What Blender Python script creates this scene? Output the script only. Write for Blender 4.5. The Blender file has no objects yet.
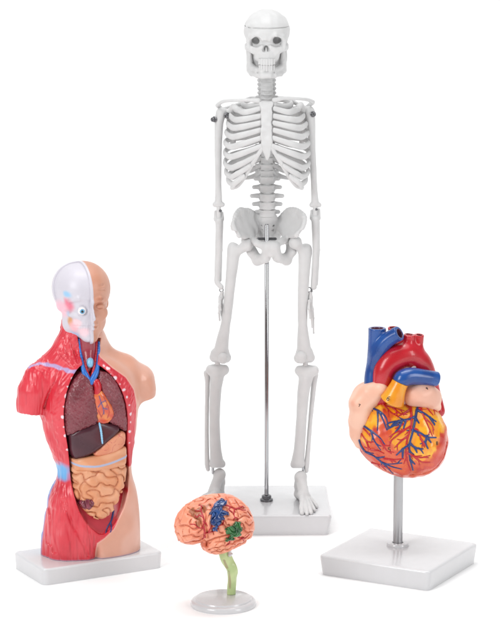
import bpy, bmesh, math, os
import numpy as np
from mathutils import Vector

SC = bpy.context.scene
COL = SC.collection
S = 0.001                                  # everything below is in millimetres
f4 = np.float32

# ------------------------------------------------------------------ camera
TH = math.radians(11.0)
DIST = 2600.0
ZT = 206.0
CAM = np.array([0.0, -DIST * math.cos(TH), ZT + DIST * math.sin(TH)])
FW = np.array([0.0, math.cos(TH), -math.sin(TH)])
UP = np.array([0.0, math.sin(TH), math.cos(TH)])
RT = np.array([1.0, 0.0, 0.0])
FPX = 2600.0


def ray(px, py):
    return FW + RT * ((px - 250.0) / FPX) - UP * ((py - 320.5) / FPX)


def at(px, py, Y=0.0):
    d = ray(px, py)
    return CAM + d * ((Y - CAM[1]) / d[1])


def onz(px, py, Z=0.0):
    d = ray(px, py)
    return CAM + d * ((Z - CAM[2]) / d[2])


def onplane(px, py, p0, n):
    d = ray(px, py)
    return CAM + d * (np.dot(p0 - CAM, n) / np.dot(d, n))


def hit(f, px, py, start=2150.0, stop=2900.0, lift=0.0):
    """where the line of sight of a photo point meets a surface"""
    d = ray(px, py)
    d = d / np.linalg.norm(d)
    t = start
    for _ in range(160):
        p = CAM + d * t
        v = float(f(p[None].astype(f4))[0]) - lift
        if v < 0.05:
            return p
        t += max(v * 0.7, 0.05)
        if t > stop:
            break
    return None


# ------------------------------------------------------------------ distance fields
def smin(a, b, k):
    if k <= 0:
        return np.minimum(a, b)
    h = np.maximum(k - np.abs(a - b), 0) / k
    return np.minimum(a, b) - h * h * k * 0.25


def smax(a, b, k):
    return -smin(-a, -b, k)


def rotm(rx=0, ry=0, rz=0):
    cx, sx, cy, sy, cz, sz = (math.cos(rx), math.sin(rx), math.cos(ry), math.sin(ry), math.cos(rz), math.sin(rz))
    X = np.array([[1, 0, 0], [0, cx, -sx], [0, sx, cx]])
    Y = np.array([[cy, 0, sy], [0, 1, 0], [-sy, 0, cy]])
    Z = np.array([[cz, -sz, 0], [sz, cz, 0], [0, 0, 1]])
    return (Z @ Y @ X)


def loc(P, c, R=None):
    q = P - np.asarray(c, f4)
    if R is not None:
        q = q @ R.astype(f4)
    return q


def ball(P, c, r):
    q = P - np.asarray(c, f4)
    return np.sqrt((q * q).sum(1)) - f4(r)


def ell(P, c, r, R=None):
    q = loc(P, c, R)
    r = np.asarray(r, f4)
    a = q / r
    k0 = np.sqrt((a * a).sum(1)) + f4(1e-6)
    b = a / r
    k1 = np.sqrt((b * b).sum(1)) + f4(1e-6)
    return k0 * (k0 - 1) / k1


def cap(P, a, b, ra, rb=None):
    if rb is None:
        rb = ra
    a = np.asarray(a, f4); b = np.asarray(b, f4)
    d = b - a
    q = P - a
    t = np.clip((q @ d) / f4(max(float(d @ d), 1e-9)), 0, 1)
    q = q - t[:, None] * d
    return np.sqrt((q * q).sum(1)) - (f4(ra) + t * f4(rb - ra))


def tube(P, pts, rad, k=0.0):
    if np.isscalar(rad):
        rad = [rad] * len(pts)
    out = None
    for i in range(len(pts) - 1):
        v = cap(P, pts[i], pts[i + 1], rad[i], rad[i + 1])
        out = v if out is None else smin(out, v, k)
    return out


def rbox(P, c, h, r=0.0, R=None):
    q = np.abs(loc(P, c, R)) - (np.asarray(h, f4) - f4(r))
    return np.sqrt((np.maximum(q, 0) ** 2).sum(1)) + np.minimum(q.max(1), 0) - f4(r)


def spline(pts, n=8):
    """points of a smooth curve through pts"""
    p = np.asarray(pts, float)
    p = np.vstack([2 * p[0] - p[1], p, 2 * p[-1] - p[-2]])
    out = []
    for i in range(1, len(p) - 2):
        for t in np.linspace(0, 1, n, endpoint=False):
            a, b, c, d = p[i - 1], p[i], p[i + 1], p[i + 2]
            out.append(0.5 * (2 * b + (c - a) * t + (2 * a - 5 * b + 4 * c - d) * t * t + (3 * b - a - 3 * c + d) * t ** 3))
    out.append(p[-2])
    return np.array(out)


def poly2(U, poly):
    """signed distance to a closed 2D outline"""
    poly = np.asarray(poly, f4)
    n = len(poly)
    d2 = np.full(len(U), 1e12, f4)
    inside = np.zeros(len(U), bool)
    for i in range(n):
        a = poly[i]; b = poly[(i + 1) % n]
        e = b - a
        w = U - a
        t = np.clip((w @ e) / f4(max(float(e @ e), 1e-9)), 0, 1)
        q = w - t[:, None] * e
        d2 = np.minimum(d2, (q * q).sum(1))
        if abs(e[1]) > 1e-9:
            c = ((a[1] <= U[:, 1]) != (b[1] <= U[:, 1])) & (U[:, 0] < e[0] * (U[:, 1] - a[1]) / e[1] + a[0])
            inside ^= c
    d = np.sqrt(d2)
    return np.where(inside, -d, d)


def line2(U, pts):
    """distance to an open 2D polyline"""
    pts = np.asarray(pts, f4)
    d2 = np.full(len(U), 1e12, f4)
    for i in range(len(pts) - 1):
        a = pts[i]; e = pts[i + 1] - a
        w = U - a
        t = np.clip((w @ e) / f4(max(float(e @ e), 1e-9)), 0, 1)
        q = w - t[:, None] * e
        d2 = np.minimum(d2, (q * q).sum(1))
    return np.sqrt(d2)


def waves(P, lam, seed, n=16, jit=0.15):
    """a smooth random field of one wavelength (its zero lines wander like furrows)"""
    rng = np.random.default_rng(seed)
    D = P.shape[1]
    k = rng.normal(size=(n, D))
    k /= np.linalg.norm(k, axis=1)[:, None]
    k *= (2 * math.pi / lam) * (1 + jit * rng.normal(size=(n, 1)))
    ph = rng.uniform(0, 2 * math.pi, n)
    out = np.zeros(len(P), f4)
    for i in range(n):
        out += np.cos(P @ k[i].astype(f4) + f4(ph[i]))
    return out * f4(math.sqrt(2.0 / n))


def sstep(a, b, x):
    t = np.clip((x - a) / (b - a), 0, 1)
    return t * t * (3 - 2 * t)


# ------------------------------------------------------------------ meshing
EDG = [(0, 1), (2, 3), (4, 5), (6, 7), (0, 2), (1, 3), (4, 6), (5, 7), (0, 4), (1, 5), (2, 6), (3, 7)]
OFF = np.array([[i & 1, (i >> 1) & 1, (i >> 2) & 1] for i in range(8)])


def feval(f, P, chunk=400000):
    if len(P) <= chunk:
        return f(P)
    return np.concatenate([f(P[i:i + chunk]) for i in range(0, len(P), chunk)])


def net(f, lo, hi, h, L=1.5):
    lo = np.asarray(lo, float); hi = np.asarray(hi, float)
    B = 8
    nb = np.maximum(np.ceil((hi - lo) / (h * B)).astype(int), 1)
    n = nb * B
    ci = np.stack(np.meshgrid(*[np.arange(k) for k in nb], indexing='ij'), -1).reshape(-1, 3)
    cc = (lo + (ci * B + (B - 1) / 2) * h).astype(f4)
    cv = feval(f, cc)
    V = np.repeat(np.repeat(np.repeat(cv.reshape(nb), B, 0), B, 1), B, 2).astype(f4)
    act = np.abs(cv) < B * h * 0.87 * L + h
    sub = np.stack(np.meshgrid(*[np.arange(B)] * 3, indexing='ij'), -1).reshape(-1, 3)
    ai = ci[act]
    for s in range(0, len(ai), 1500):
        I = (ai[s:s + 1500, None, :] * B + sub[None]).reshape(-1, 3)
        V[I[:, 0], I[:, 1], I[:, 2]] = feval(f, (lo + I * h).astype(f4))
    sg = V < 0
    m = n - 1
    cnt = np.zeros(m, np.uint8)
    for o in OFF:
        cnt += sg[o[0]:o[0] + m[0], o[1]:o[1] + m[1], o[2]:o[2] + m[2]]
    cells = np.argwhere((cnt > 0) & (cnt < 8))
    idx = np.full(m, -1, np.int32)
    idx[cells[:, 0], cells[:, 1], cells[:, 2]] = np.arange(len(cells))
    cor = np.stack([V[cells[:, 0] + o[0], cells[:, 1] + o[1], cells[:, 2] + o[2]] for o in OFF], 1)
    acc = np.zeros((len(cells), 3)); num = np.zeros(len(cells))
    for a, b in EDG:
        va = cor[:, a]; vb = cor[:, b]
        k = (va < 0) != (vb < 0)
        t = np.where(k, va / np.where(k, va - vb, 1), 0)
        p = OFF[a] + t[:, None] * (OFF[b] - OFF[a])
        acc += p * k[:, None]; num += k
    v = (lo + (cells + acc / num[:, None]) * h).astype(f4)
    quads = []
    for ax in range(3):
        b, c = [(1, 2), (2, 0), (0, 1)][ax]
        s0 = [slice(None)] * 3; s1 = [slice(None)] * 3
        s0[ax] = slice(0, -1); s1[ax] = slice(1, None)
        A = sg[tuple(s0)]; Bn = sg[tuple(s1)]
        E = np.argwhere(A != Bn)
        E = E[(E[:, b] > 0) & (E[:, c] > 0) & (E[:, b] < m[b]) & (E[:, c] < m[c])]
        fl = A[E[:, 0], E[:, 1], E[:, 2]]
        def cell(db, dc):
            q = E.copy(); q[:, b] -= db; q[:, c] -= dc
            return idx[q[:, 0], q[:, 1], q[:, 2]]
        q = np.stack([cell(1, 1), cell(0, 1), cell(0, 0), cell(1, 0)], 1)
        q[~fl] = q[~fl][:, ::-1]
        quads.append(q)
    q = np.concatenate(quads)
    q = q[(q >= 0).all(1)]
    # slide the points onto the true surface
    for _ in range(1):
        e = f4(h * 0.3)
        g = np.stack([feval(f, v + d) - feval(f, v - d) for d in np.eye(3, dtype=f4) * e], 1) / (2 * e)
        d = feval(f, v)
        st = np.clip(d / np.maximum((g * g).sum(1), 0.2), -0.5 * h, 0.5 * h)
        v = v - st[:, None] * g
    return v, q


def keep_largest(v, q):
    """drop crumbs that are not joined to the main piece"""
    par = np.arange(len(v))
    E = np.concatenate([q[:, [0, 1]], q[:, [1, 2]], q[:, [2, 3]], q[:, [3, 0]]])
    for _ in range(400):
        m = np.minimum(par[E[:, 0]], par[E[:, 1]])
        new = par.copy()
        np.minimum.at(new, E[:, 0], m); np.minimum.at(new, E[:, 1], m)
        new = new[new]
        if (new == par).all():
            break
        par = new
    ids, c = np.unique(par, return_counts=True)
    big = ids[c.argmax()]
    k = par == big
    mp = np.cumsum(k) - 1
    return v[k], mp[q[k[q[:, 0]]]]


def link_mesh(name, v, q, mat, parent, origin, color=None):
    me = bpy.data.meshes.new(name)
    nv, nq = len(v), len(q)
    me.vertices.add(nv)
    me.vertices.foreach_set('co', ((v - np.asarray(origin)) * S).astype(f4).ravel())
    me.loops.add(nq * 4)
    me.loops.foreach_set('vertex_index', q.astype(np.int32).ravel())
    me.polygons.add(nq)
    me.polygons.foreach_set('loop_start', np.arange(0, nq * 4, 4, dtype=np.int32))
    me.polygons.foreach_set('loop_total', np.full(nq, 4, np.int32))
    me.polygons.foreach_set('use_smooth', np.ones(nq, bool))
    me.update(calc_edges=True)
    if color is not None:
        at_ = me.color_attributes.new('paint', 'FLOAT_COLOR', 'POINT')
        c = np.ones((nv, 4), f4)
        c[:, :3] = color
        at_.data.foreach_set('color', c.ravel())
    me.materials.append(mat)
    o = bpy.data.objects.new(name, me)
    COL.objects.link(o)
    if parent is not None:
        o.parent = parent
    return o


def solid(name, f, lo, hi, h, mat, parent, origin, paint=None, one=True, L=1.5, noshift=None):
    v, q = net(f, lo, hi, h, L)
    if one:
        v, q = keep_largest(v, q)
    c = paint(v) if paint is not None else None
    o = link_mesh(name, v, q, mat, parent, origin, c)
    return o


def box_of(pts, r):
    p = np.asarray(pts, float)
    return p.min(0) - r, p.max(0) + r


def rods(name, pts, rad, h, mat, parent, origin, k=0.0, zs=1.0, one=True):
    """one bone or tube along a run of points; zs < 1 makes it taller than it is thick"""
    r = max(rad) if not np.isscalar(rad) else rad
    lo, hi = box_of(pts, r / zs + 3 * h)
    sc = np.array([1, 1, zs], f4)
    pp = [np.asarray(p) * sc for p in pts]
    return solid(name, lambda P: tube(P * sc, pp, rad, k), lo, hi, h, mat, parent, origin, one=one)


# ------------------------------------------------------------------ colours and materials
def lin(h):
    h = h.lstrip('#')
    c = np.array([int(h[i:i + 2], 16) / 255 for i in (0, 2, 4)])
    return np.where(c <= 0.04045, c / 12.92, ((c + 0.055) / 1.055) ** 2.4).astype(f4)


def mixc(a, b, t):
    return a * (1 - t[:, None]) + b * t[:, None]


def material(name, color=None, rough=0.4, coat=0.0, metal=0.0, bump=0.0, bscale=400.0, mottle=0.0, spec=0.5, sss=0.0, coat_rough=0.08, bump2=0.0, b2scale=60.0):
    m = bpy.data.materials.new(name)
    m.use_nodes = True
    nt = m.node_tree
    b = nt.nodes['Principled BSDF']
    b.inputs['Roughness'].default_value = rough
    b.inputs['Metallic'].default_value = metal
    b.inputs['Specular IOR Level'].default_value = spec
    b.inputs['Coat Weight'].default_value = coat
    b.inputs['Coat Roughness'].default_value = coat_rough
    if sss:
        b.inputs['Subsurface Weight'].default_value = sss
        b.inputs['Subsurface Scale'].default_value = 0.002
        b.inputs['Subsurface Radius'].default_value = (1.0, 0.6, 0.45)
    tc = nt.nodes.new('ShaderNodeTexCoord')
    if color is None:
        a = nt.nodes.new('ShaderNodeAttribute'); a.attribute_name = 'paint'
        out = a.outputs['Color']
    else:
        a = nt.nodes.new('ShaderNodeRGB'); a.outputs[0].default_value = (*[float(x) for x in color], 1)
        out = a.outputs[0]
    n1 = nt.nodes.new('ShaderNodeTexNoise'); n1.inputs['Scale'].default_value = 90; n1.inputs['Detail'].default_value = 5
    nt.links.new(tc.outputs['Object'], n1.inputs['Vector'])
    if mottle:
        mr = nt.nodes.new('ShaderNodeMapRange')
        mr.inputs['From Min'].default_value = 0.3; mr.inputs['From Max'].default_value = 0.7
        mr.inputs['To Min'].default_value = 1 - mottle; mr.inputs['To Max'].default_value = 1 + mottle * 0.6
        nt.links.new(n1.outputs['Fac'], mr.inputs['Value'])
        mx = nt.nodes.new('ShaderNodeMix'); mx.data_type = 'RGBA'; mx.blend_type = 'MULTIPLY'
        mx.inputs['Factor'].default_value = 1.0
        nt.links.new(out, mx.inputs[6]); nt.links.new(mr.outputs['Result'], mx.inputs[7])
        out = mx.outputs[2]
    nt.links.new(out, b.inputs['Base Color'])
    # small wear in the gloss
    rr = nt.nodes.new('ShaderNodeMapRange')
    rr.inputs['To Min'].default_value = max(rough - 0.06, 0.02); rr.inputs['To Max'].default_value = rough + 0.07
    nt.links.new(n1.outputs['Fac'], rr.inputs['Value']); nt.links.new(rr.outputs['Result'], b.inputs['Roughness'])
    if bump:
        n2 = nt.nodes.new('ShaderNodeTexNoise'); n2.inputs['Scale'].default_value = bscale; n2.inputs['Detail'].default_value = 3
        nt.links.new(tc.outputs['Object'], n2.inputs['Vector'])
        bp = nt.nodes.new('ShaderNodeBump'); bp.inputs['Strength'].default_value = bump; bp.inputs['Distance'].default_value = 0.0006
        nt.links.new(n2.outputs['Fac'], bp.inputs['Height'])
        nt.links.new(bp.outputs['Normal'], b.inputs['Normal'])
        nt.links.new(bp.outputs['Normal'], b.inputs['Coat Normal'])
    return m


M = {
    'bone': material('bone_white_plastic', lin('#d4d4d4'), 0.5, 0.0, bump=0.1, bscale=700, mottle=0.04, spec=0.35),
    'base': material('base_white_plastic', lin('#d0d0d2'), 0.22, 0.35, bump=0.05, bscale=900, mottle=0.015),
    'chrome': material('polished_steel', lin('#b4b5b8'), 0.09, metal=1.0),
    'dark_metal': material('dark_steel', lin('#77777a'), 0.22, metal=1.0, bump=0.1, bscale=500),
    'paint': material('painted_plastic', None, 0.36, 0.35, bump=0.12, bscale=350, mottle=0.05, coat_rough=0.15),
    'satin': material('satin_painted_plastic', None, 0.42, 0.12, bump=0.15, bscale=500, mottle=0.03, coat_rough=0.3),
    'glossy': material('glossy_painted_plastic', None, 0.26, 0.6, bump=0.06, bscale=250, mottle=0.04),
    'liver': material('liver_painted_plastic', None, 0.28, 0.15, bump=0.06, bscale=250, spec=0.4),
    'lung': material('pebbled_painted_plastic', None, 0.36, 0.3, bump=0.7, bscale=420, mottle=0.1, coat_rough=0.2),
}
ONLY = ''


def want(k):
    return not ONLY or k in ONLY.split(',')


def thing(name, label, cat, origin):
    o = bpy.data.objects.new(name, None)
    COL.objects.link(o)
    o.empty_display_size = 0.02
    o.location = [float(x) * S for x in origin]
    o['label'] = label
    o['category'] = cat
    return o


def slab(name, c, half, yaw, height, mat, parent, origin, bevel=4.0, taper=1.5, corner=5.0):
    """a moulded plastic foot: flared sides, rounded edges, a hollow line at the foot"""
    bm = bmesh.new()
    hx, hy = half
    ring = []
    for z, ins in ((0, -taper), (height, 0)):
        ring.append([bm.verts.new(((sx * (hx - ins)), (sy * (hy - ins)), z)) for sx, sy in ((-1, -1), (1, -1), (1, 1), (-1, 1))])
    for i in range(4):
        j = (i + 1) % 4
        bm.faces.new([ring[0][i], ring[0][j], ring[1][j], ring[1][i]])
    bm.faces.new(ring[1]); bm.faces.new(ring[0][::-1])
    ed = [e for e in bm.edges if abs(e.verts[0].co.z - e.verts[1].co.z) > height * 0.5]
    bmesh.ops.bevel(bm, geom=ed, offset=corner, segments=7, profile=0.5, affect='EDGES')
    ed = [e for e in bm.edges if all(v.co.z > height - 1e-4 for v in e.verts) and len(e.link_faces) == 2 and min(f.normal.z for f in e.link_faces) < 0.8]
    bmesh.ops.bevel(bm, geom=ed, offset=bevel, segments=5, profile=0.5, affect='EDGES')
    R = rotm(0, 0, yaw)
    off = np.asarray(c) - np.asarray(origin)
    for v in bm.verts:
        p = R @ np.array(v.co) + off
        v.co = Vector(p * S)
    for fc in bm.faces:
        fc.smooth = True
    me = bpy.data.meshes.new(name); bm.to_mesh(me); bm.free()
    me.set_sharp_from_angle(angle=math.radians(40))
    me.materials.append(mat)
    o = bpy.data.objects.new(name, me); COL.objects.link(o); o.parent = parent
    return o


def lathe(name, prof, c, mat, parent, origin, seg=64):
    """prof: (radius, height) from the bottom axis to the top axis"""
    bm = bmesh.new()
    off = np.asarray(c) - np.asarray(origin)
    rings = []
    for r, z in prof:
        if r < 1e-6:
            rings.append([bm.verts.new(Vector((off + [0, 0, z]) * S))])
        else:
            rings.append([bm.verts.new(Vector((off + [r * math.cos(a), r * math.sin(a), z]) * S)) for a in np.linspace(0, 2 * math.pi, seg, endpoint=False)])
    for a, b in zip(rings[:-1], rings[1:]):
        for i in range(seg):
            j = (i + 1) % seg
            if len(a) == 1 and len(b) == 1:
                continue
            if len(a) == 1:
                bm.faces.new([a[0], b[j], b[i]])
            elif len(b) == 1:
                bm.faces.new([a[i], a[j], b[0]])
            else:
                bm.faces.new([a[i], a[j], b[j], b[i]])
    for fc in bm.faces:
        fc.smooth = True
    bmesh.ops.recalc_face_normals(bm, faces=bm.faces)
    me = bpy.data.meshes.new(name); bm.to_mesh(me); bm.free()
    me.set_sharp_from_angle(angle=math.radians(35))
    me.materials.append(mat)
    o = bpy.data.objects.new(name, me); COL.objects.link(o); o.parent = parent
    return o


def base_from_corners(a, b, c, Z):
    """centre, half sizes and turn of a rectangle from three of its photographed top corners (left, front, right)"""
    L, Fc, Rr = onz(*a, Z), onz(*b, Z), onz(*c, Z)
    ctr = (L + Rr) / 2
    e = Rr - Fc
    yaw = math.atan2(e[1], e[0])
    return ctr, (np.linalg.norm(Rr - Fc) / 2, np.linalg.norm(L - Fc) / 2), yaw
# ------------------------------------------------------------------ the skeleton
def build_skeleton():
    ZB = 21.0
    c = onz(266.5, 500.0, ZB)
    org = np.array([c[0], c[1], 0.0])
    T = thing('skeleton_model', 'tall white plastic human skeleton standing on a square white base with a steel rod', 'skeleton', org)
    bone = M['bone']
    Y0 = c[1]
    k = lambda x, y, Y=0.0: at(x, y, Y0 + Y)
    slab('base', [c[0] + 4.6, c[1], 0], (59.5, 60.0), math.radians(0.8), ZB, M['base'], T, org, bevel=3.0, taper=-3.4)

    # --- rod with its threaded collar and the bracket in the pelvis
    rc = np.array([c[0], c[1] - 3, 0.0])
    top = k(267, 224, -3)[2]
    lathe('rod', [(0, ZB - 1), (2.15, ZB - 1), (2.15, top - 1), (1.5, top), (0, top)], rc, M['chrome'], T, org, 32)
    lathe('rod_collar', [(0, ZB), (6.6, ZB), (6.6, ZB + 2.2), (4.9, ZB + 3.0), (4.9, ZB + 5.6), (3.6, ZB + 6.3), (0, ZB + 6.3)], rc, M['dark_metal'], T, org, 12)
    zb = k(267, 239, -3)[2]
    p0 = np.array([rc[0] - 8.5, rc[1] + 1, zb]); p1 = np.array([rc[0] + 8.5, rc[1] + 1, zb])
    rods('rod_bracket', [p0, p1], 1.5, 0.5, M['dark_metal'], T, org)

    # --- skull
    hc = k(266.6, 41.0, 0)
    R = rotm(0, 0, math.radians(-1.5))       # faces a little to the left of the picture
    def W(x, y, z):
        return hc + R @ np.array([x, y, z / 1.07 if z < 0 else z], float)
    def U(P):
        q = loc(P, hc, R)
        q[:, 2] = np.where(q[:, 2] < 0, q[:, 2] * f4(1.07), q[:, 2])     # a slightly short face
        return q
    def cranium(P):
        q = U(P)
        d = ell(q, (0, 6, 10.0), (22.6, 29, 20.5))
        d = smin(d, ell(q, (0, -8, 10), (19.5, 17.5, 15.5)), 5)
        d = smin(d, ell(q, (0, 14, -4), (19, 19, 14)), 6)
        d = smin(d, ell(q, (0, 2, -14), (17.2, 13, 13)), 4)
        d = smin(d, ell(q, (0, 0, -20), (16.8, 8, 9)), 3)
        for s in (-1, 1):
            # temple hollow
            d = smax(d, -ell(q, (s * 27.0, -9, 0), (6.0, 9, 12)), 3)
            d = smin(d, tube(q, [(s * 3.5, -23.6, 4.0), (s * 9, -23.0, 7.4), (s * 15.4, -18.5, 5.6), (s * 17.8, -15.5, 1.0)], [1.9, 2.3, 2.1, 1.8], 1), 2.5)
            # cheek bone and arch
            d = smin(d, tube(q, [(s * 17.6, -15.5, 1), (s * 16.6, -17.5, -6), (s * 12.0, -20.5, -9)], [1.9, 2.9, 2.6], 1), 2)
            d = smin(d, tube(q, [(s * 16.6, -17.0, -6.0), (s * 18.6, -8.5, -7.0), (s * 19.2, 1, -6.5), (s * 19.2, 8, -5)], [2.9, 2.4, 2.1, 2.4], 1), 1.5)
            d = smin(d, tube(q, [(s * 4.2, -23.5, -3.5), (s * 8.5, -22.5, -6.3), (s * 14, -20.5, -5.2)], [1.4, 1.5, 1.7], 1), 2)
        # upper jaw
        d = smin(d, ell(q, (0.4, -14.0, -11), (13.2, 11.5, 9.2)), 4)
        d = smin(d, ell(q, (0.4, -13.5, -16), (11.6, 11.6, 7.0)), 2.5)
        d = smin(d, ell(q, (0, -9, -5), (15, 13, 8)), 3)
        # nose bones
        d = smin(d, tube(q, [(0, -22.4, 6.4), (0, -23.6, 5.0), (0, -24.6, 4.2)], [2.1, 1.9, 1.6], 1), 1.8)
        # sockets and nose opening
        for s in (-1, 1):
            d = smax(d, -ell(q, (s * 8.9, -25, 2.0), (3.9, 16, 4.1), rotm(0, s * 0.2, s * -0.25)), 1.3)
            d = smax(d, -ell(q, (s * 7.0, -13, 1.6), (3.6, 4, 3.2)), 3)
            d = smax(d, -cap(q, (s * 0.5, -25.5, 1.8), (s * 1.7, -24.0, -7.0), 0.9, 2.0), 0.5)
            d = smax(d, -ball(q, (s * 8.4, -25.4, -10.2), 0.9), 0.6)
        d = smax(d, -ell(q, (0, -24.5, -5.6), (2.7, 8, 3.2)), 0.8)
        d = smin(d, cap(q, (0, -22.4, -5), (0, -24.8, -9.6), 0.3, 0.9), 0.5)
        # saw cut under the cap
        cut = np.abs(q[:, 2] - 14.6 - 0.02 * q[:, 1]) - 0.35
        d = smax(d, -np.maximum(cut, -(d + 1.1)), 0.3)
        # lightly uneven bone, sutures of the temple
        return d + 0.18 * waves(q, 9.0, 3, 10)
    sk = solid('skull', cranium, hc - 38, hc + 38, 0.5, bone, T, org)
    # teeth: upper and lower rows
    def row(name, z0, z1, par, rx, ry, cy, n, w):
        xs = np.linspace(-1.12, 1.12, n)
        def f(P):
            q = U(P)
            d = None
            for i, a in enumerate(xs):
                x, y = rx * math.sin(a) + 0.6, cy - ry * math.cos(a) + 0.25 * math.sin(i * 2.3)
                e = abs(i - (n - 1) / 2) / ((n - 1) / 2)
                R2 = rotm(0, 0, a * 0.85)
                h = (z1 - z0) / 2 * (1 - 0.16 * e + 0.05 * math.sin(i * 1.9 + z0))
                zc = (z0 + z1) / 2 + (0.35 * e if z1 < -20 else 0.5 * e)
                b = rbox(q, (x, y, zc), (w * (1 - 0.12 * e), 1.5, h), 0.75, R2)
                d = b if d is None else smin(d, b, 0.55)
            return d
        return solid(name, f, W(0, -16, (z0 + z1) / 2) - [15, 16, 6], W(0, -16, (z0 + z1) / 2) + [15, 16, 6], 0.32, bone, par, org)
    row('upper_teeth', -23.0, -16.0, sk, 10.9, 13.2, -12.6, 11, 1.26)
    def jaw(P):
        q = U(P) * np.array([1.07, 1, 1], f4)
        lo = tube(q, [(-18.2, 0, -30.5), (-15.2, -10, -33), (-9, -20, -33.8), (-4, -23.6, -34), (4, -23.6, -34), (9, -20, -33.8), (15.2, -10, -33), (18.2, 0, -30.5)], [2.6, 2.5, 2.5, 2.7, 2.7, 2.5, 2.5, 2.6], 2)
        up = tube(q, [(-17.8, -2, -25.5), (-14.5, -10, -26.5), (-9.5, -18.0, -28), (-4, -22.2, -28.4), (4, -22.2, -28.4), (9.5, -18.0, -28), (14.5, -10, -26.5), (17.8, -2, -25.5)], [2.8, 2.8, 2.4, 2.3, 2.3, 2.4, 2.8, 2.8], 2)
        d = smin(lo, up, 3.5)
        d = smin(d, ell(q, (0, -25.0, -33.4), (5.2, 2.6, 2.9)), 2)
        for s in (-1, 1):
            d = smin(d, tube(q, [(s * 17.6, -1, -31), (s * 18.4, 0.5, -20), (s * 19.2, 4.0, -8.5)], [2.9, 2.7, 2.5], 1), 2)
            d = smin(d, tube(q, [(s * 17.2, -7.0, -29), (s * 17.0, -7.4, -20), (s * 17.4, -7.0, -8)], [2.8, 2.4, 1.8], 1), 2.5)
            d = smin(d, tube(q, [(s * 17.6, -3.5, -30), (s * 18.0, -3, -12)], [2.6, 2.2]), 2)
            d = smax(d, -ball(q, (s * 8.6, -21.8, -31), 0.8), 0.5)
        return d * 0.95 + 0.12 * waves(q, 8.0, 5, 10)
    jw = solid('jaw', jaw, hc + [-26, -34, -42], hc + [26, 14, -3], 0.5, bone, T, org)
    row('lower_teeth', -29.6, -22.5, jw, 10.4, 12.4, -12.0, 11, 1.14)

    # --- spine
    sp_path = spline([k(266.6, 74, 9), k(266.8, 88, 7), k(267, 100, 12), k(267, 125, 24), k(267, 150, 24), k(267, 175, 16), k(267.2, 198, 9), k(267.4, 217, 13)], 6)
    spine = rods('spine', list(sp_path), [4.6] * len(sp_path), 0.7, bone, T, org, k=0)
    def along(y):
        i = np.argmin([abs(proj_y(p) - y) for p in sp_path]); return sp_path[i]
    def proj_y(p):
        v = p - CAM
        return 320.5 - FPX * (v @ UP) / (v @ FW)
    ys = [80.2, 84.4, 88.6, 92.8, 97.0] + [101.5 + i * 6.55 for i in range(12)] + [180.2, 188.6, 197.2, 205.6, 213.4]
    dense = np.vstack([np.linspace(a, b, 12) for a, b in zip(sp_path[:-1], sp_path[1:])])
    dy = np.array([proj_y(p) for p in dense])
    VT = []
    for i, y in enumerate(ys):
        p = dense[np.abs(dy - y).argmin()]
        VT.append(p)
        cerv, lumb = i < 5, i >= 17
        if cerv:
            wx, wy, wz, tl, tz = 6.6 + 0.25 * i, 5.5, 1.7, 8.0 + (i == 4) * 2.0, -0.6
        elif lumb:
            j = i - 17
            wx, wy, wz, tl, tz = 7.6 + 0.3 * j, 6.5, 3.0, [11.5, 13.0, 15.2, 13.4, 11.0][j], 0.4
        else:
            wx, wy, wz, tl, tz = 6.2 + 0.1 * (i - 5), 6, 2.4, 10.5, 1.0
        def vert(P, p=p, wx=wx, wy=wy, wz=wz, tl=tl, tz=tz, lumb=lumb, cerv=cerv):
            q = P - p.astype(f4)
            b = np.array([1, 1, 0.0], f4)
            rr = np.sqrt((q[:, 0] / wx) ** 2 + (q[:, 1] / wy) ** 2)
            r = (rr - 1) * min(wx, wy)
            waist = 1.0 * (1 - np.clip(np.abs(q[:, 2]) / (wz + .5), 0, 1) ** 2)
            d = smax(r + waist, np.abs(q[:, 2]) - wz - 0.6, 1.6)
            for s in (-1, 1):
                d = smin(d, tube(q, [(s * 3.5, 6, 0.5), (s * tl * 0.65, 7.5, tz + 0.2), (s * tl, 7.0, tz)], [2.6 if lumb else 2.0, 2.2 if lumb else 1.5, 2.0 if lumb else 1.5], 1), 1.5)
                d = smin(d, cap(q, (s * 6, 8, 2.4), (s * 6.4, 8.5, -2.6), 1.6, 1.8), 1.5)
            d = smin(d, tube(q, [(0, 5, 0), (0, 12, -1), (0, 17, -4)], [2.5, 1.6, 1.5], 1), 2)
            return d
        solid('vertebra', vert, p - [18, 10, 8], p + [18, 20, 8], 0.6, bone, spine, org)

    # --- breastbone
    def stern(P):
        pts = [k(266.3, 101, -24), k(266.4, 108, -27), k(266.6, 125, -31), k(266.8, 142, -33.5), k(266.9, 151, -34), k(267.1, 159.5, -33)]
        w = [7.8, 6.0, 5.4, 6.0, 4.0, 1.0]
        zz = np.array([p[2] for p in pts])[::-1]; ww = np.array(w)[::-1]; yy = np.array([p[1] for p in pts])[::-1]
        xx = np.array([p[0] for p in pts])[::-1]
        hw = np.interp(P[:, 2], zz, ww); cy = np.interp(P[:, 2], zz, yy); cx = np.interp(P[:, 2], zz, xx)
        x = np.abs(P[:, 0] - cx); y = np.abs(P[:, 1] - cy)
        d = smax(x - hw, y - 2.1, 1.8)
        d = smax(d, smax(P[:, 2] - zz[-1], zz[0] - P[:, 2], .1), 2.0)
        d = smax(d, -ell(P, k(266.3, 96.4, -25), (4.5, 6, 3.4)), 2)
        return (d + 0.3 * waves(P, 8, 8, 8)).astype(f4)
    a = k(266, 130, -30)
    solid('sternum', stern, a - [14, 14, 42], a + [14, 14, 42], 0.55, bone, T, org)

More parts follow.
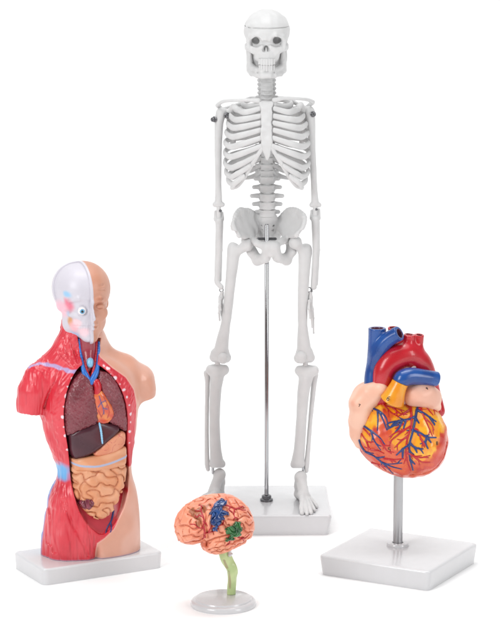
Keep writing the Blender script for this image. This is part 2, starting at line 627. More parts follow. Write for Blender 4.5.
    # --- ribs
    spec = [  # sternal y, lateral y, width, end x offset, end y
        (103.0, 103.0, 24, 7, None), (108.5, 110.0, 32, 7, None), (116.0, 116.5, 36.5, 6.5, None), (123.0, 124.5, 39, 6.5, None),
        (130.2, 133.5, 40.5, 6.5, None), (138, 143.5, 41.5, 6, None), (146, 153.5, 41.8, 5, None),
        (156.0, 163.5, 41.8, 10.5, None), (166.0, 172.5, 40.8, 16.5, None), (176.5, 180.5, 38.8, 23, None),
        (None, 179, 34, 0, 0), (None, 179, 24, 0, 0)]
    rib_margin = {}
    for i, (ys_, yl, w, ex, _) in enumerate(spec):
        hp = VT[5 + i]
        hy = proj_y(hp)
        for s in (-1, 1):
            X = 267 + (0.4 if s > 0 else -0.4)
            pts = [hp + [s * 5, 5, 1.5], k(X + s * w * 0.48, hy + 1.5 + 0.12 * (yl - hy), 30 + (hp[1] - Y0 - 24) * 0.3), k(X + s * w * 0.86, hy + 0.5 * (yl - hy), 19), k(X + s * w, yl - 1.0, 0)]
            if ys_ is None:
                pts = pts[:3] + [k(X + s * w, yl - 2, 6)] if i == 10 else pts[:2] + [k(X + s * w * 0.9, hy + 5, 24)]
                rr = [1.7, 2.0, 1.9, 1.1] if i == 10 else [1.7, 1.8, 1.0]
            else:
                front = -14 - 0.8 * min(i, 6)
                midy = ys_ + (yl - ys_) * (0.62 if i < 7 else 0.7) + (3.0 if i < 7 else 3.8)
                pts += [k(X + s * (w * 0.86), yl + (3.2 if i > 1 else 0.5) + (1.0 if i > 6 else 0), front), k(X + s * (w * 0.55 + ex * 0.45), midy, front - 9 - 0.6 * min(i, 6)), k(X + s * ex, ys_, -24.5 - 1.5 * min(i, 6))]
                rr = [1.8, 1.9, 1.9, 1.9, 2.1, 2.15, 1.7]
                if i == 0:
                    pts = pts[:1] + [k(X + s * 17, 99.5, 20), k(X + s * 24, 104, 2), k(X + s * 18, 106.5, -14), k(X + s * ex, 104.5, -24)]
                    rr = [1.8, 1.9, 2, 2, 1.7]
            cv = spline(pts, 12)
            r2 = np.interp(np.linspace(0, len(pts) - 1, len(cv)), np.arange(len(pts)), rr)
            rods('rib', list(cv), list(r2), 0.62, bone, T, org, k=0, zs=0.66)
    for s in (-1, 1):
        X = 267
        pts = [k(X + s * 5.0, 148.5, -33.5), k(X + s * 10.5, 157, -33), k(X + s * 16.5, 166.5, -31.5), k(X + s * 22.5, 176.5, -29), k(X + s * 29, 185, -24), k(X + s * 35, 187.5, -15)]
        cv = spline(pts, 12)
        rods('costal_cartilage', list(cv), list(np.interp(np.linspace(0, 1, len(cv)), [0, .5, 1], [1.9, 2.2, 2.0])), 0.6, bone, T, org, k=0, zs=0.8)

    # --- collar bones and shoulder blades
    rods('clavicle', list(spline([k(258, 100.5, -24), k(248, 100.2, -23), k(232, 100.4, -16), k(222.5, 101.6, -6), k(217.5, 105.2, 2)], 6)),
         list(np.interp(np.linspace(0, 1, 25), [0, .25, .6, 1], [2.6, 1.7, 1.6, 2.1])), 0.5, bone, T, org, k=0)
    rods('clavicle', list(spline([k(274.5, 100.2, -24), k(285, 98.3, -23), k(300, 98.8, -16), k(308, 99.8, -6), k(313, 102, 2)], 6)),
         list(np.interp(np.linspace(0, 1, 25), [0, .25, .6, 1], [2.6, 1.7, 1.6, 2.1])), 0.5, bone, T, org, k=0)
    def scap(s):
        if s < 0:
            g = k(230, 112, 2); acr = k(217.8, 105.5, 4); ac2 = k(222, 109.5, 8); cor = k(236.8, 108.5, -9); low = k(233.5, 146, 22); med = k(250, 106, 30); lat = k(229.5, 128, 12)
        else:
            g = k(303, 110, 2); acr = k(312.5, 102.5, 4); ac2 = k(306, 108, 8); cor = k(298.5, 107, -8); low = k(302, 143, 22); med = k(284, 104, 30); lat = k(305, 127, 12)
        def f(P):
            d = tube(P, [g, lat, low], [3.6, 2.0, 2.4], 2)
            for t in (0.2, 0.4, 0.6, 0.8, 1.0):
                d = smin(d, cap(P, lat * (1 - t) + low * t, med * (1 - t) + low * t + [0, 3, 0], 1.8, 1.5), 3)
                d = smin(d, cap(P, g * (1 - t) + lat * t, med * (1 - 0.3 * t) + low * 0.3 * t, 2.2, 1.5), 3)
            d = smin(d, tube(P, [med, (g + med) / 2 + [0, 8, 4], ac2, acr], [1.5, 2.0, 1.8, 2.4], 2), 2)
            d = smin(d, tube(P, [g, (g + cor) / 2 + [0, 0, 3.5], cor], [3.4, 2.6, 3.0], 2), 2)
            return d
        lo, hi = box_of([g, acr, ac2, cor, low, med, lat], 9)
        solid('scapula', f, lo, hi + [0, 6, 4], 0.65, bone, T, org)
    scap(-1); scap(1)

    # --- screws
    def screw(p, dirv, r, depth=2.4):
        d = np.array(dirv, float); d /= np.linalg.norm(d)
        e = np.cross(d, [0, 0, 1.0]); e /= np.linalg.norm(e)
        def f(P):
            q = P - p.astype(f4)
            h = q @ d.astype(f4)
            rr = np.linalg.norm(q - h[:, None] * d.astype(f4), axis=1)
            b = smax(rr - r, np.abs(h) - depth, 0.7)
            b = smin(b, smax(rr - r * 1.35, np.abs(h + depth * 0.5) - 0.5, .3), .2)
            return smax(b, -ball(P, p + d * (depth + 0.1), r * 0.42), 0.2)
        solid('screw', f, p - 6, p + 6, 0.35, M['dark_metal'], T, org)
    screw(k(213.6, 119.5, -4), (-0.6, -0.8, 0), 2.2)
    screw(k(226.6, 115.6, -3), (-0.15, -1, 0), 2.3, 2.0)
    screw(k(313.4, 114.3, -6), (0.25, -1, 0), 2.2)

    # --- arms
    def limb(name, pts, rad, extra=None, h=0.6, kk=0, amp=0.04, par=None):
        def f(P):
            d = tube(P, pts, rad, kk)
            if extra:
                for e in extra:
                    d = smin(d, tube(P, e[0], e[1], 1), e[2] if len(e) > 2 else 2)
            return d + amp * waves(P, 16, 4, 8)
        allp = list(pts) + [p for e in (extra or []) for p in e[0]]
        allr = max(list(rad) + [r for e in (extra or []) for r in e[1]])
        lo, hi = box_of(allp, allr + 2)
        return solid(name, f, lo, hi, h, bone, par or T, org)
    limb('humerus', list(spline([k(221, 113, 1), k(219, 124, 0), k(218.3, 145, 0), k(218.2, 170, 0), k(218.4, 192, 0), k(218.4, 203, 0)], 4)), list(np.interp(np.linspace(0, 1, 21), [0, .14, .4, .7, .88, 1], [5.2, 4.6, 3.6, 3.0, 3.5, 3.8])),
         [([k(214.8, 204.5, 0), k(222.4, 204.5, 0)], [2.4, 2.4]), ([k(222, 112, 2), k(226, 112, 3)], [4.0, 3.4])])
    limb('humerus', list(spline([k(310, 112, 1), k(311.2, 122, 0), k(312, 145, 0), k(313.4, 170, 0), k(314.4, 192, 0), k(315, 202, 0)], 4)), list(np.interp(np.linspace(0, 1, 21), [0, .14, .4, .7, .88, 1], [4.8, 4.3, 3.4, 3.0, 3.4, 3.7])),
         [([k(311.8, 205, 0), k(319, 205, 0)], [2.4, 2.4]), ([k(309, 110, 2), k(305, 110, 3)], [4.0, 3.4])])
    limb('forearm', list(spline([k(219, 220.5, 0), k(219.2, 226, 0), k(218.4, 250, 0), k(217.3, 275, 0), k(217.2, 282, -1), k(221, 287, -2)], 4)), list(np.interp(np.linspace(0, 1, 21), [0, .2, .6, 1], [3.9, 3.7, 2.9, 2.6])),
         [([k(215.8, 212, 3), k(215.9, 219, 2)], [1.7, 2.4]), ([k(222.0, 213, 3), k(221.8, 219, 2)], [1.5, 2.4]), ([k(221, 222, 4), k(220.6, 250, 3), k(219.5, 280, 2)], [2.4, 1.9, 2.0], 0.6)])
    limb('forearm', list(spline([k(315.2, 218.5, 0), k(315.3, 226, 0), k(315.8, 250, 0), k(314.4, 275, 0), k(313.8, 287, -1)], 4)), list(np.interp(np.linspace(0, 1, 17), [0, .2, .6, 1], [4.0, 3.8, 3.0, 3.0])),
         [([k(312, 211, 3), k(312, 218, 2)], [1.6, 2.4]), ([k(318.4, 210, 3), k(318.4, 218, 2)], [1.7, 2.4]), ([k(317.6, 222, 4), k(318.2, 250, 3), k(316, 284, 2)], [2.2, 1.8, 2.0], 0.6)])
    rods('elbow_pin', [k(218.6, 205, 0), k(218.8, 221, 0)], 2.3, 0.4, bone, T, org)
    screw(k(220.6, 211, -3), (0.1, -1, 0), 1.1, 1.2)
    rods('elbow_pin', [k(315.2, 204, 0), k(315.2, 219, 0)], 2.4, 0.4, bone, T, org)
    screw(k(316.6, 209.5, -3), (0.1, -1, 0), 0.9, 1.0)

    def hand(w, pal, fingers, thumb):
        def f(P):
            d = tube(P, [w, (w + pal) / 2, pal], [1.8, 2.3, 2.2], 1.5)
            for pts, r in fingers:
                d = smin(d, tube(P, [pal * 0.75 + w * 0.25] + pts, [1.5] + r, 0.6), 0.7)
                for p, rr in zip(pts, r):
                    d = smin(d, ball(P, p, rr + 0.25), 0.4)
            return d
        lo, hi = box_of([w, pal] + [p for t in fingers for p in t[0]], 5)
        solid('hand', f, lo, hi, 0.4, bone, T, org)
    hand(k(222, 292.5, -2), k(220.4, 302, -2),
         [([k(219.4, 307, -4), k(219.2, 313, -5), k(219.6, 320, -4)], [1.25, 1.1, 0.8]),
          ([k(221.2, 308, -1), k(222, 315, -1), k(222.4, 323, 0)], [1.25, 1.1, 0.8]),
          ([k(222.6, 308, 3), k(223.4, 314, 4), k(223.4, 321, 4)], [1.2, 1.0, 0.8]),
          ([k(222.4, 307, 7), k(223.2, 312, 8), k(223.2, 317, 9)], [1.1, 0.9, 0.7]),
          ([k(220, 299, -7), k(219.8, 305, -10), k(220.6, 310, -11)], [1.3, 1.1, 0.8])], None)
    hand(k(310.4, 292.5, -2), k(310.6, 303, -2),
         [([k(312.4, 309, -1), k(313.3, 318, 0), k(313.7, 333, 0)], [1.3, 1.1, 0.75]),
          ([k(311.2, 309, -4), k(311.6, 318, -5), k(312.2, 327, -4)], [1.3, 1.1, 0.8]),
          ([k(312.0, 309, 4), k(312.6, 318, 5), k(313.2, 326, 5)], [1.2, 1.0, 0.8]),
          ([k(311.4, 308, 8), k(312, 314, 9), k(312.4, 321, 9)], [1.1, 0.9, 0.7]),
          ([k(309.2, 301, -6), k(309.2, 309, -9), k(310.2, 318, -9)], [1.3, 1.1, 0.8])], None)
    def ring(name, c, r, t, axis):
        ax = np.array(axis, float); ax /= np.linalg.norm(ax)
        def f(P):
            q = P - c.astype(f4)
            h = q @ ax.astype(f4)
            rr = np.linalg.norm(q - h[:, None] * ax.astype(f4), axis=1)
            return np.sqrt((rr - r) ** 2 + h * h) - t
        solid(name, f, c - r - 2, c + r + 2, 0.25, M['dark_metal'], T, org)
    ring('wrist_ring', k(221.4, 290, -2), 1.9, 0.45, (0.3, -1, 0.2))
    ring('wrist_ring', k(309.2, 289.8, -2), 2.3, 0.5, (0.5, -1, 0.2))
    ring('wrist_ring', k(311.6, 290.6, -2), 1.5, 0.45, (1, -.4, 0.2))

    # --- pelvis
    def pelvis(P):
        d = None
        X = 267.6
        for s in (-1, 1):
            if s < 0:
                ac = k(247.5, 242, 0); crest = [k(239.5, 236, -17), k(234.2, 229, -17), k(233.8, 219.5, -13), k(237.2, 212.5, -4), k(243, 209.4, 6), k(250, 211, 15), k(257, 217, 21), k(259.5, 226, 24)]
            else:
                ac = k(291, 241, 0); crest = [k(296, 235.5, -17), k(302, 229.5, -17), k(304.6, 220.5, -13), k(301.8, 213, -4), k(295.5, 209.4, 6), k(288, 210.6, 15), k(280.5, 217, 21), k(277.5, 226, 24)]
            cv = spline(crest, 3)
            w = ac * 0.55 + k(X + s * 14, 234, 12) * 0.45
            b = tube(P, list(cv), [1.9 + 0.45 * math.sin(i * 0.9 + s) for i in range(len(cv))], 1.2)
            for p in cv:
                b = smin(b, cap(P, w, p, 2.7, 1.3), 2.6)
            b = smax(b, -ball(P, cv[2] * 0.86 + w * 0.14 + np.array([s * 3.2, -3, 0]), 3.0), 2.0)
            b = smin(b, ball(P, ac + [0, 5, 1], 6.4), 3)
            b = smax(b, -ball(P, ac + [s * 2.0, -3.0, -2.5], 7.2), 1.0)
            b = smin(b, tube(P, [k(X + s * 12, 226, 23), k(X + s * 10, 235, 23), k(X + s * 6.5, 241, 24)], [4.2, 3.6, 3.0], 1), 2.5)
            # pubis and sit bone round the obturator opening
            sy = k(X + 3.6 + s * 3.8, 247, -15)
            up = k(X + s * 10.5, 243.0, -9)
            if s < 0:
                isch = k(257.5, 260, 2); lat = k(252.4, 252.5, 2); inf = k(265.5, 258, -10)
            else:
                isch = k(286.5, 259.6, 2); lat = k(291.2, 252, 2); inf = k(277.5, 257, -10)
            b = smin(b, tube(P, [ac + [-s * 3, 3, 2], up, sy], [4.0, 3.4, 4.8], 2), 2)
            b = smin(b, tube(P, [sy, inf, isch], [5.0, 4.8, 5.4], 2), 1.8)
            b = smin(b, tube(P, [ac + [0, 5, -2], lat, isch], [5.2, 4.8, 5.4], 2), 2)
            d = b if d is None else smin(d, b, 1.5)
        d = smin(d, cap(P, k(271.2, 246, -15), k(271.2, 254, -14), 4.4, 4.0), 2)
        # sacrum
        sa = tube(P, [k(267.6, 218, 15), k(267.8, 226, 21), k(268, 237, 26), k(268, 247, 22)], [8.5, 7.5, 6, 3.5], 4)
        for s in (-1, 1):
            sa = smin(sa, tube(P, [k(267.6 + s * 6, 219, 17), k(267.6 + s * 11, 226, 24)], [4, 4.5]), 3)
            for j in range(3):
                sa = smax(sa, -ball(P, k(267.8 + s * 5.0, 225 + 5.2 * j, 14.5 + 1.8 * j), 1.3), 1)
        d = smin(d, sa, 3)
        return d + 0.2 * waves(P, 12, 12, 10)
    lo, hi = box_of([k(230, 206, -22), k(308, 270, 34)], 5)
    solid('pelvis', pelvis, lo, hi, 0.6, bone, T, org)

    # --- legs
    limb('femur', list(spline([k(233.6, 249, 3), k(232.6, 262, 0), k(230.2, 285, -3), k(226.6, 318, -4), k(222.6, 340, -3), k(220.6, 355, -1)], 4)),
         list(np.interp(np.linspace(0, 1, 21), [0, .15, .4, .65, .82, 1], [6.3, 6.2, 5.0, 4.7, 6.4, 7.6])),
         [([k(247.0, 245.0, -3), k(241, 249, -1), k(234, 254, 1)], [6.5, 4.2, 4.6], 2.5), ([k(231.8, 245.6, 4), k(232.5, 252, 3)], [3.2, 4.6], 2),
          ([k(214.6, 357, 2), k(214.8, 353, 0)], [5.2, 4.2], 3), ([k(226.0, 357.5, 2), k(224.5, 352, 0)], [5.2, 4.2], 3)], h=0.65)
    limb('femur', list(spline([k(305.4, 250, 3), k(304.6, 262, 0), k(303.4, 285, -3), k(302.6, 318, -4), k(303.4, 340, -3), k(304.4, 355, -1)], 4)),
         list(np.interp(np.linspace(0, 1, 21), [0, .15, .4, .65, .82, 1], [6.4, 6.3, 5.4, 4.6, 6.4, 7.6])),
         [([k(295.6, 243.0, -4), k(299, 247, -1), k(304, 253, 1)], [6.8, 4.2, 4.6], 2.5), ([k(307.8, 247.6, 4), k(307, 253, 3)], [3.0, 4.6], 2),
          ([k(299.2, 358, 2), k(300.4, 353, 0)], [5.4, 4.2], 3), ([k(309.8, 357.5, 2), k(308.5, 352, 0)], [5.2, 4.2], 3)], h=0.65)
    limb('kneecap', [k(223, 357.6, -8), k(223, 359, -8)], [5.2, 4.8], amp=0.1)
    limb('kneecap', [k(301, 356.4, -8), k(301.2, 358.5, -8)], [5.6, 5.0], amp=0.1)
    def shin(pts, rad, ext, ytop, ybot, nm='tibia'):
        cv = list(spline(pts, 4)); rr = list(np.interp(np.linspace(0, 1, len(cv)), [0, .15, .35, .6, .85, 1], rad))
        zt, zb = at(0, ytop, Y0)[2], at(0, ybot, Y0)[2]
        def f(P):
            d = tube(P, cv, rr, 0)
            for e, r, kk in ext:
                d = smin(d, tube(P, e, r, 1), kk)
            dish = 0.5 * np.cos((P[:, 0] - cv[0][0]) * 0.42)
            d = smax(d, P[:, 2] - zt - dish, 1.4)
            return smax(d, zb - P[:, 2] + 0.6 * np.cos((P[:, 0] - cv[-1][0]) * 0.35), 1.2) + 0.04 * waves(P, 16, 4, 8)
        lo, hi = box_of(cv, 14)
        return solid(nm, f, lo, hi, 0.6, bone, T, org)
    shin([k(217.0, 372, 0), k(216.8, 379, 0), k(215.4, 392, -1), k(214.6, 420, -1), k(215.4, 446, 0), k(216.8, 462, 0)], [7.6, 7.0, 6.0, 5.2, 5.8, 6.8],
         [([k(211.4, 369.8, 1), k(223.6, 369.8, 1)], [5.6, 5.6], 2.5), ([k(212.6, 464, 0), k(222.0, 464, 0)], [3.6, 3.6], 3), ([k(216, 377, -6), k(216, 385, -4)], [3, 2.6], 3)], 364.4, 467.6)
    limb('fibula', list(spline([k(206.8, 373, 5), k(207.4, 380, 4), k(207.2, 392, 4), k(206.8, 420, 4), k(206.8, 446, 3), k(207.2, 464, 1), k(208.0, 469.5, 0)], 5)), list(np.interp(np.linspace(0, 6, 31), range(7), [3.2, 2.6, 2.2, 2.1, 2.2, 2.6, 2.0])))
    shin([k(306.4, 373, 0), k(305.6, 380, 0), k(303.4, 392, -1), k(301.4, 420, -1), k(299.6, 446, 0), k(297.8, 462, 0)], [7.8, 7.2, 6.2, 5.2, 5.6, 6.6],
         [([k(300.4, 370.6, 1), k(313.4, 370.6, 1)], [5.6, 5.6], 2.5), ([k(294, 465, 0), k(301, 464, 0)], [3.4, 3.6], 3), ([k(305.4, 378, -6), k(305, 386, -4)], [3, 2.6], 3)], 365.2, 468.0)
    limb('fibula', list(spline([k(315.2, 375, 5), k(314.4, 381, 4), k(313, 393, 4), k(310.4, 420, 4), k(308.4, 446, 3), k(306.8, 464, 1), k(306.6, 471, 0)], 5)), list(np.interp(np.linspace(0, 6, 31), range(7), [3.2, 2.8, 2.5, 2.2, 2.2, 2.6, 2.0])))
    rods('ankle_pin', [k(213, 463, -1), k(212.8, 473, -1)], 1.3, 0.35, M['chrome'], T, org)
    rods('ankle_pin', [k(303.0, 463, -1), k(303.2, 474, -1)], 1.3, 0.35, M['chrome'], T, org)
    rods('knee_pin', [k(217.5, 358, 0), k(217.5, 368, 0)], 2.6, 0.4, bone, T, org)
    rods('knee_pin', [k(305.5, 358, 0), k(305.5, 369, 0)], 2.6, 0.4, bone, T, org)

    def foot(ank, heel, toes, s, turn):
        """toes: five (x, y) points on top of the base, big toe first"""
        tp = [onz(x, y, ZB + 1.6) for x, y in toes]
        mid = [ank * 0.35 + t * 0.65 for t in tp]
        lat = tp[4] - tp[0]; lat = lat / np.linalg.norm(lat)
        fwd = (tp[1] + tp[2]) / 2 - heel; fwd[2] = 0
        def f(P):
            d = tube(P, [ank, ank * 0.55 + heel * 0.45, heel], [5.8, 5.4, 5.2], 3)
            d = smin(d, tube(P, [ank - lat * 3.0, ank + lat * 4.2], [4.4, 4.4]), 2)
            arch = ank * 0.66 + (tp[1] + tp[3]) / 2 * 0.34
            arch[2] = ZB + 11.0
            d = smin(d, tube(P, [ank, arch], [5.2, 5.4], 3), 3)
            d = smin(d, tube(P, [arch - lat * 3.4, arch + lat * 5.4 - [0, 0, 3.0]], [4.4, 4.0]), 2.5)
            d = smin(d, tube(P, [arch + [0, 0, -3], heel], [5, 4.4], 3), 3)
            for i, t in enumerate(tp):
                st = arch + lat * (-4.2 + 2.7 * i) + fwd / np.linalg.norm(fwd) * 3.0 - [0, 0, 0.7 * i]
                mt = st * 0.28 + t * 0.72
                mt[2] = ZB + (4.4 if i < 3 else 3.2)
                b = 2.6 if i == 0 else 2.2
                d = smin(d, tube(P, [st, st * 0.5 + mt * 0.5 + [0, 0, .5], mt], [b + 0.7, b + 0.1, b + 0.5], 0.8), 0.6)
                d = smin(d, tube(P, [mt, (mt + t) / 2 + [0, 0, .7], t], [b + 0.4, b, b * 0.9], 0.5), 0.3)
            return smax(d, ZB + 0.05 - P[:, 2], 0.3) + 0.12 * waves(P, 7, 9, 8)
        lo, hi = box_of([ank, heel] + tp, 8)
        solid('foot', f, lo, hi, 0.5, bone, T, org)
    foot(k(219.5, 474.5, -1), onz(219, 492, ZB + 5) , [(209.5, 509), (204.5, 508.5), (200.5, 507), (197.5, 504.5), (195.5, 501.5)], -1, 0)
    foot(k(300.6, 477, -4), onz(299.5, 494, ZB + 5), [(302.2, 513.0), (307.0, 513.6), (311.0, 512.8), (314.2, 510.6), (316.6, 506.8)], 1, 0)
    return T


if want('skeleton'):
    build_skeleton()
# ------------------------------------------------------------------ the brain on its green stem
def px_poly(pts, ox, oy, sc):
    return [(ox + x / sc, oy + y / sc) for x, y in pts]


def to_plane(pts, p0, n, ux, uz):
    """photo outline -> 2D outline on a plane standing in the scene"""
    out = []
    for x, y in pts:
        p = onplane(x, y, p0, n) - p0
        out.append((float(p @ ux), float(p @ uz)))
    return out


def build_brain():
    c = onz(223.3, 597.0, 7.4)
    org = np.array([c[0], c[1], 0.0])
    T = thing('brain_model', 'small painted human brain on a green stem rising from a round white foot', 'brain model', org)
    rx = 29.4
    lathe('base', [(0, 0.6), (rx - 1.5, 0.6), (rx, 0.0), (rx + 0.3, 1.0), (rx, 3.4), (rx - 1.2, 4.9), (rx - 2.8, 5.4), (rx - 3.4, 5.6), (rx - 3.9, 6.8), (rx - 5.0, 7.4), (0, 7.4)], org, M['base'], T, org, 96)
    # stem
    Yb = c[1]
    k = lambda x, y, Y=0.0: at(x, y, Yb + Y)
    foot = onz(231, 594.0, 7.4)
    Ys = foot[1] - Yb
    ctrl = [k(231, 597, Ys), k(231.4, 588, Ys), k(232.2, 577, Ys), k(232.0, 569, Ys), k(227.6, 561, Ys), k(224.4, 553, Ys), k(224, 546, Ys)]
    cv = spline(ctrl, 6)
    rad = np.interp(np.linspace(0, 6, len(cv)), np.arange(7), [3.7, 3.7, 4.0, 4.7, 5.2, 5.0, 6.0])
    side = np.array([0.9, -0.42, 0.0])
    def stem(P):
        d = tube(P, list(cv), list(rad), 1)
        d = smin(d, cap(P, k(233, 566, Ys - 1), k(234.2, 573, Ys - 1), 2.2, 2.0), 2)     # shoulder of the bend
        g = tube(P, [k(228.2, 572, Ys - 4.6), k(229.3, 582, Ys - 4.4), k(229.6, 588, Ys - 4.2)], [0.9, 1.2, 0.7])
        d = smax(d, -g, 0.8)
        g2 = tube(P, [k(224.0, 561, Ys - 5.2), k(226.6, 568, Ys - 5.4)], [0.8, 1.1])
        d = smax(d, -g2, 0.8)
        d = smax(d, 7.45 - P[:, 2], 0.2)
        return d + 0.16 * waves(P * np.array([1, 1, .5], f4), 6, 21, 10)
    def stem_paint(v):
        g = np.minimum(tube(v, [k(228.2, 572, Ys - 4.6), k(229.3, 582, Ys - 4.4), k(229.6, 588, Ys - 4.2)], [0.9, 1.2, 0.7]),
                       tube(v, [k(224.0, 561, Ys - 5.2), k(226.6, 568, Ys - 5.4)], [0.8, 1.1]))
        n = waves(v, 14, 5, 10)
        col = mixc(np.tile(lin('#b4c98c'), (len(v), 1)), np.tile(lin('#c3d49a'), (len(v), 1)), sstep(-1, 1, n))
        return mixc(col, np.tile(lin('#a08a6c'), (len(v), 1)), sstep(0.9, 0.1, g) * 0.7)
    lo, hi = box_of(cv, 9)
    solid('brainstem', stem, lo, hi, 0.45, M['paint'], T, org, stem_paint)

    # cerebrum: outline in the photo gives the side profile, swollen to a real brain's width
    bc = k(214.5, 523, -1)
    n = np.array([0.22, -1.0, 0.12]); n /= np.linalg.norm(n)
    ux = np.cross(n, [0, 0, -1.0]); ux /= np.linalg.norm(ux)
    if ux[0] < 0:
        ux = -ux
    uz = np.cross(ux, n)
    if uz[2] < 0:
        uz = -uz
    PO = lambda pts, ox=170, oy=490, sc=5.556: to_plane(px_poly(pts, ox, oy, sc), bc, n, ux, uz)
    outline = PO([(25, 205), (32, 165), (48, 130), (90, 83), (150, 48), (190, 32), (240, 22), (310, 20), (350, 30), (395, 55), (432, 92), (456, 140), (468, 195), (464, 230), (447, 262), (410, 296), (365, 318), (325, 338), (285, 352), (250, 358), (215, 352), (185, 335), (172, 312), (176, 285), (160, 292), (120, 303), (80, 300), (48, 286), (42, 266), (30, 240)])
    n3 = n.astype(f4); ux3 = ux.astype(f4); uz3 = uz.astype(f4)
    def uvw(P):
        q = P - bc.astype(f4)
        return q @ ux3, q @ uz3, q @ n3
    HW = 27.0
    def coarse(P):
        u, w, t = uvw(P)
        p2 = poly2(np.stack([u, w], 1), outline)
        th = np.abs(t)
        # round the outline over the half width like an egg
        x = np.maximum(p2 + 21.0, 0)
        tt = th * (21.0 / HW)
        d = np.sqrt(x * x + tt * tt + 1e-4) - 21.0
        d = smax(d, -(np.maximum(1.4 - th, 0) * 0) - 100, 0.1)
        # cleft between the halves
        cl = np.maximum(th - 0.7, -(p2 + 9.0))
        return smax(d, -cl, 1.5)
    syl = PO([(192, 300), (196, 268), (225, 246), (262, 232), (300, 222), (335, 212), (368, 196)])
    sulci = [[tuple(p) for p in spline(np.array([(a, b, 0) for a, b in PO(s)]), 3)[:, :2]] for s in (
        [(205, 70), (215, 110), (200, 150), (205, 190), (215, 225)],            # central furrow
        [(160, 85), (172, 125), (165, 165), (178, 210), (190, 245)],
        [(85, 125), (112, 135), (140, 150), (150, 190), (128, 215)],
        [(45, 190), (75, 180), (100, 195), (122, 190)], [(60, 245), (95, 228), (118, 240), (150, 236)], [(75, 290), (105, 270), (140, 268), (165, 250)],
        [(95, 95), (120, 105), (150, 100)], [(240, 40), (262, 75), (290, 85), (285, 120)], [(300, 35), (315, 75), (345, 95), (350, 130)], [(350, 50), (372, 85), (410, 90)],
        [(290, 140), (320, 145), (350, 140), (385, 125), (420, 140)], [(390, 160), (415, 180), (440, 170)], [(372, 196), (400, 215), (432, 215), (455, 230)],
        [(205, 318), (222, 302), (246, 300), (262, 286), (282, 290), (300, 275), (322, 280), (335, 262), (358, 258), (372, 242), (390, 250), (405, 240)],
        [(222, 335), (240, 322), (262, 330), (278, 312), (305, 316), (322, 298), (345, 303), (362, 282), (385, 286), (402, 268), (425, 272)],
        [(240, 150), (262, 165), (280, 185)], [(232, 180), (245, 210), (262, 215)], [(350, 160), (372, 165), (380, 190)], [(415, 110), (440, 140)], [(230, 270), (262, 262), (290, 250)])]
    def gyri(P, uv):
        f = waves(P + 1.6 * np.stack([waves(P, 16, 31, 8), waves(P, 16, 32, 8), waves(P, 16, 33, 8)], 1), 13.5, 7, 22, 0.12)
        return f
    def brain(P):
        u, w, t = uvw(P)
        d0 = coarse(P)
        out = d0 + 0.0
        near = np.abs(d0) < 3.6
        if near.any():
            Q = P[near]; uv = np.stack([u[near], w[near]], 1)
            g = np.abs(gyri(Q, uv))
            dep = 2.5 * (1 - np.sqrt(np.clip(g / 1.0, 0, 1))) - 0.5 + 0.5 * np.exp(-(g / 0.16) ** 2)
            ds = np.full(len(Q), 1e9, f4)
            for sl in sulci:
                ds = np.minimum(ds, line2(uv, sl))
            facing = sstep(-2, 6, t[near])
            wig = 0.6 * waves(Q, 7, 61, 8)
            deps = 2.6 * (1 - np.sqrt(np.clip(np.abs(ds + wig * 0.3) / 4.0, 0, 1))) - 0.5 + 0.3 * np.exp(-(np.abs(ds + wig * 0.3) / 0.5) ** 2)
            calm = 1 - facing * 0.4 * np.exp(-(ds / 3.0) ** 2)
            dep = smax((dep + 0.5) * calm - 0.5, (deps + 0.5) * facing - 0.5, 0.25)
            sy = 2.0 * np.exp(-(line2(uv, syl) / 0.8) ** 2) * facing
            out[near] = d0[near] + np.maximum(dep, sy)
        return out
    patches = {
        'brown': PO([(88, 108), (112, 92), (140, 78), (168, 72), (192, 64), (186, 92), (176, 118), (158, 112), (140, 128), (146, 160), (138, 196), (124, 186), (120, 150), (108, 136), (96, 132)]),
        'blue': PO([(208, 76), (228, 54), (252, 50), (272, 38), (290, 44), (276, 66), (262, 84), (270, 96), (298, 98), (290, 114), (262, 118), (270, 138), (244, 152), (232, 170), (224, 204), (208, 206), (214, 178), (196, 166), (190, 146), (204, 128), (192, 108), (204, 96)]),
        'green': PO([(272, 204), (284, 186), (310, 176), (330, 156), (352, 158), (362, 186), (354, 206), (358, 222), (336, 236), (306, 248), (288, 262), (276, 256), (286, 240), (306, 230), (300, 214), (284, 214)]),
    }
    def paint(v):
        u, w, t = uvw(v); uv = np.stack([u, w], 1)
        g = np.abs(gyri(v, uv))
        nz = waves(v, 22, 90, 12)
        col = mixc(np.tile(lin('#e68c6e'), (len(v), 1)), np.tile(lin('#ec9c7c'), (len(v), 1)), sstep(-1.2, 1.2, nz))
        ds = np.full(len(v), 1e9, f4)
        for sl in sulci + [syl]:
            ds = np.minimum(ds, line2(uv, sl))
        fac = sstep(-2, 4, t)
        # furrows are coloured brownish, darker than the folds
        col = mixc(col, np.tile(lin('#bd5f45'), (len(v), 1)), np.maximum(np.exp(-(g / 0.17) ** 2) * 0.6 * (1 - 0.6 * fac * np.exp(-(ds / 3.0) ** 2)), fac * np.exp(-(ds / 0.55) ** 2) * 0.5))
        rag = 0.7 * waves(v, 6, 44, 8)
        p = poly2(uv, patches['brown']) + rag
        col = mixc(col, np.tile(lin('#a5603f'), (len(v), 1)), sstep(0.5, -0.5, p) * fac)
        return col
    lo, hi = box_of([bc], 1)
    lo = bc - [46, 40, 38]; hi = bc + [46, 40, 38]
    b = solid('cerebrum', brain, lo, hi, 0.45, M['satin_brain'], T, org, paint)

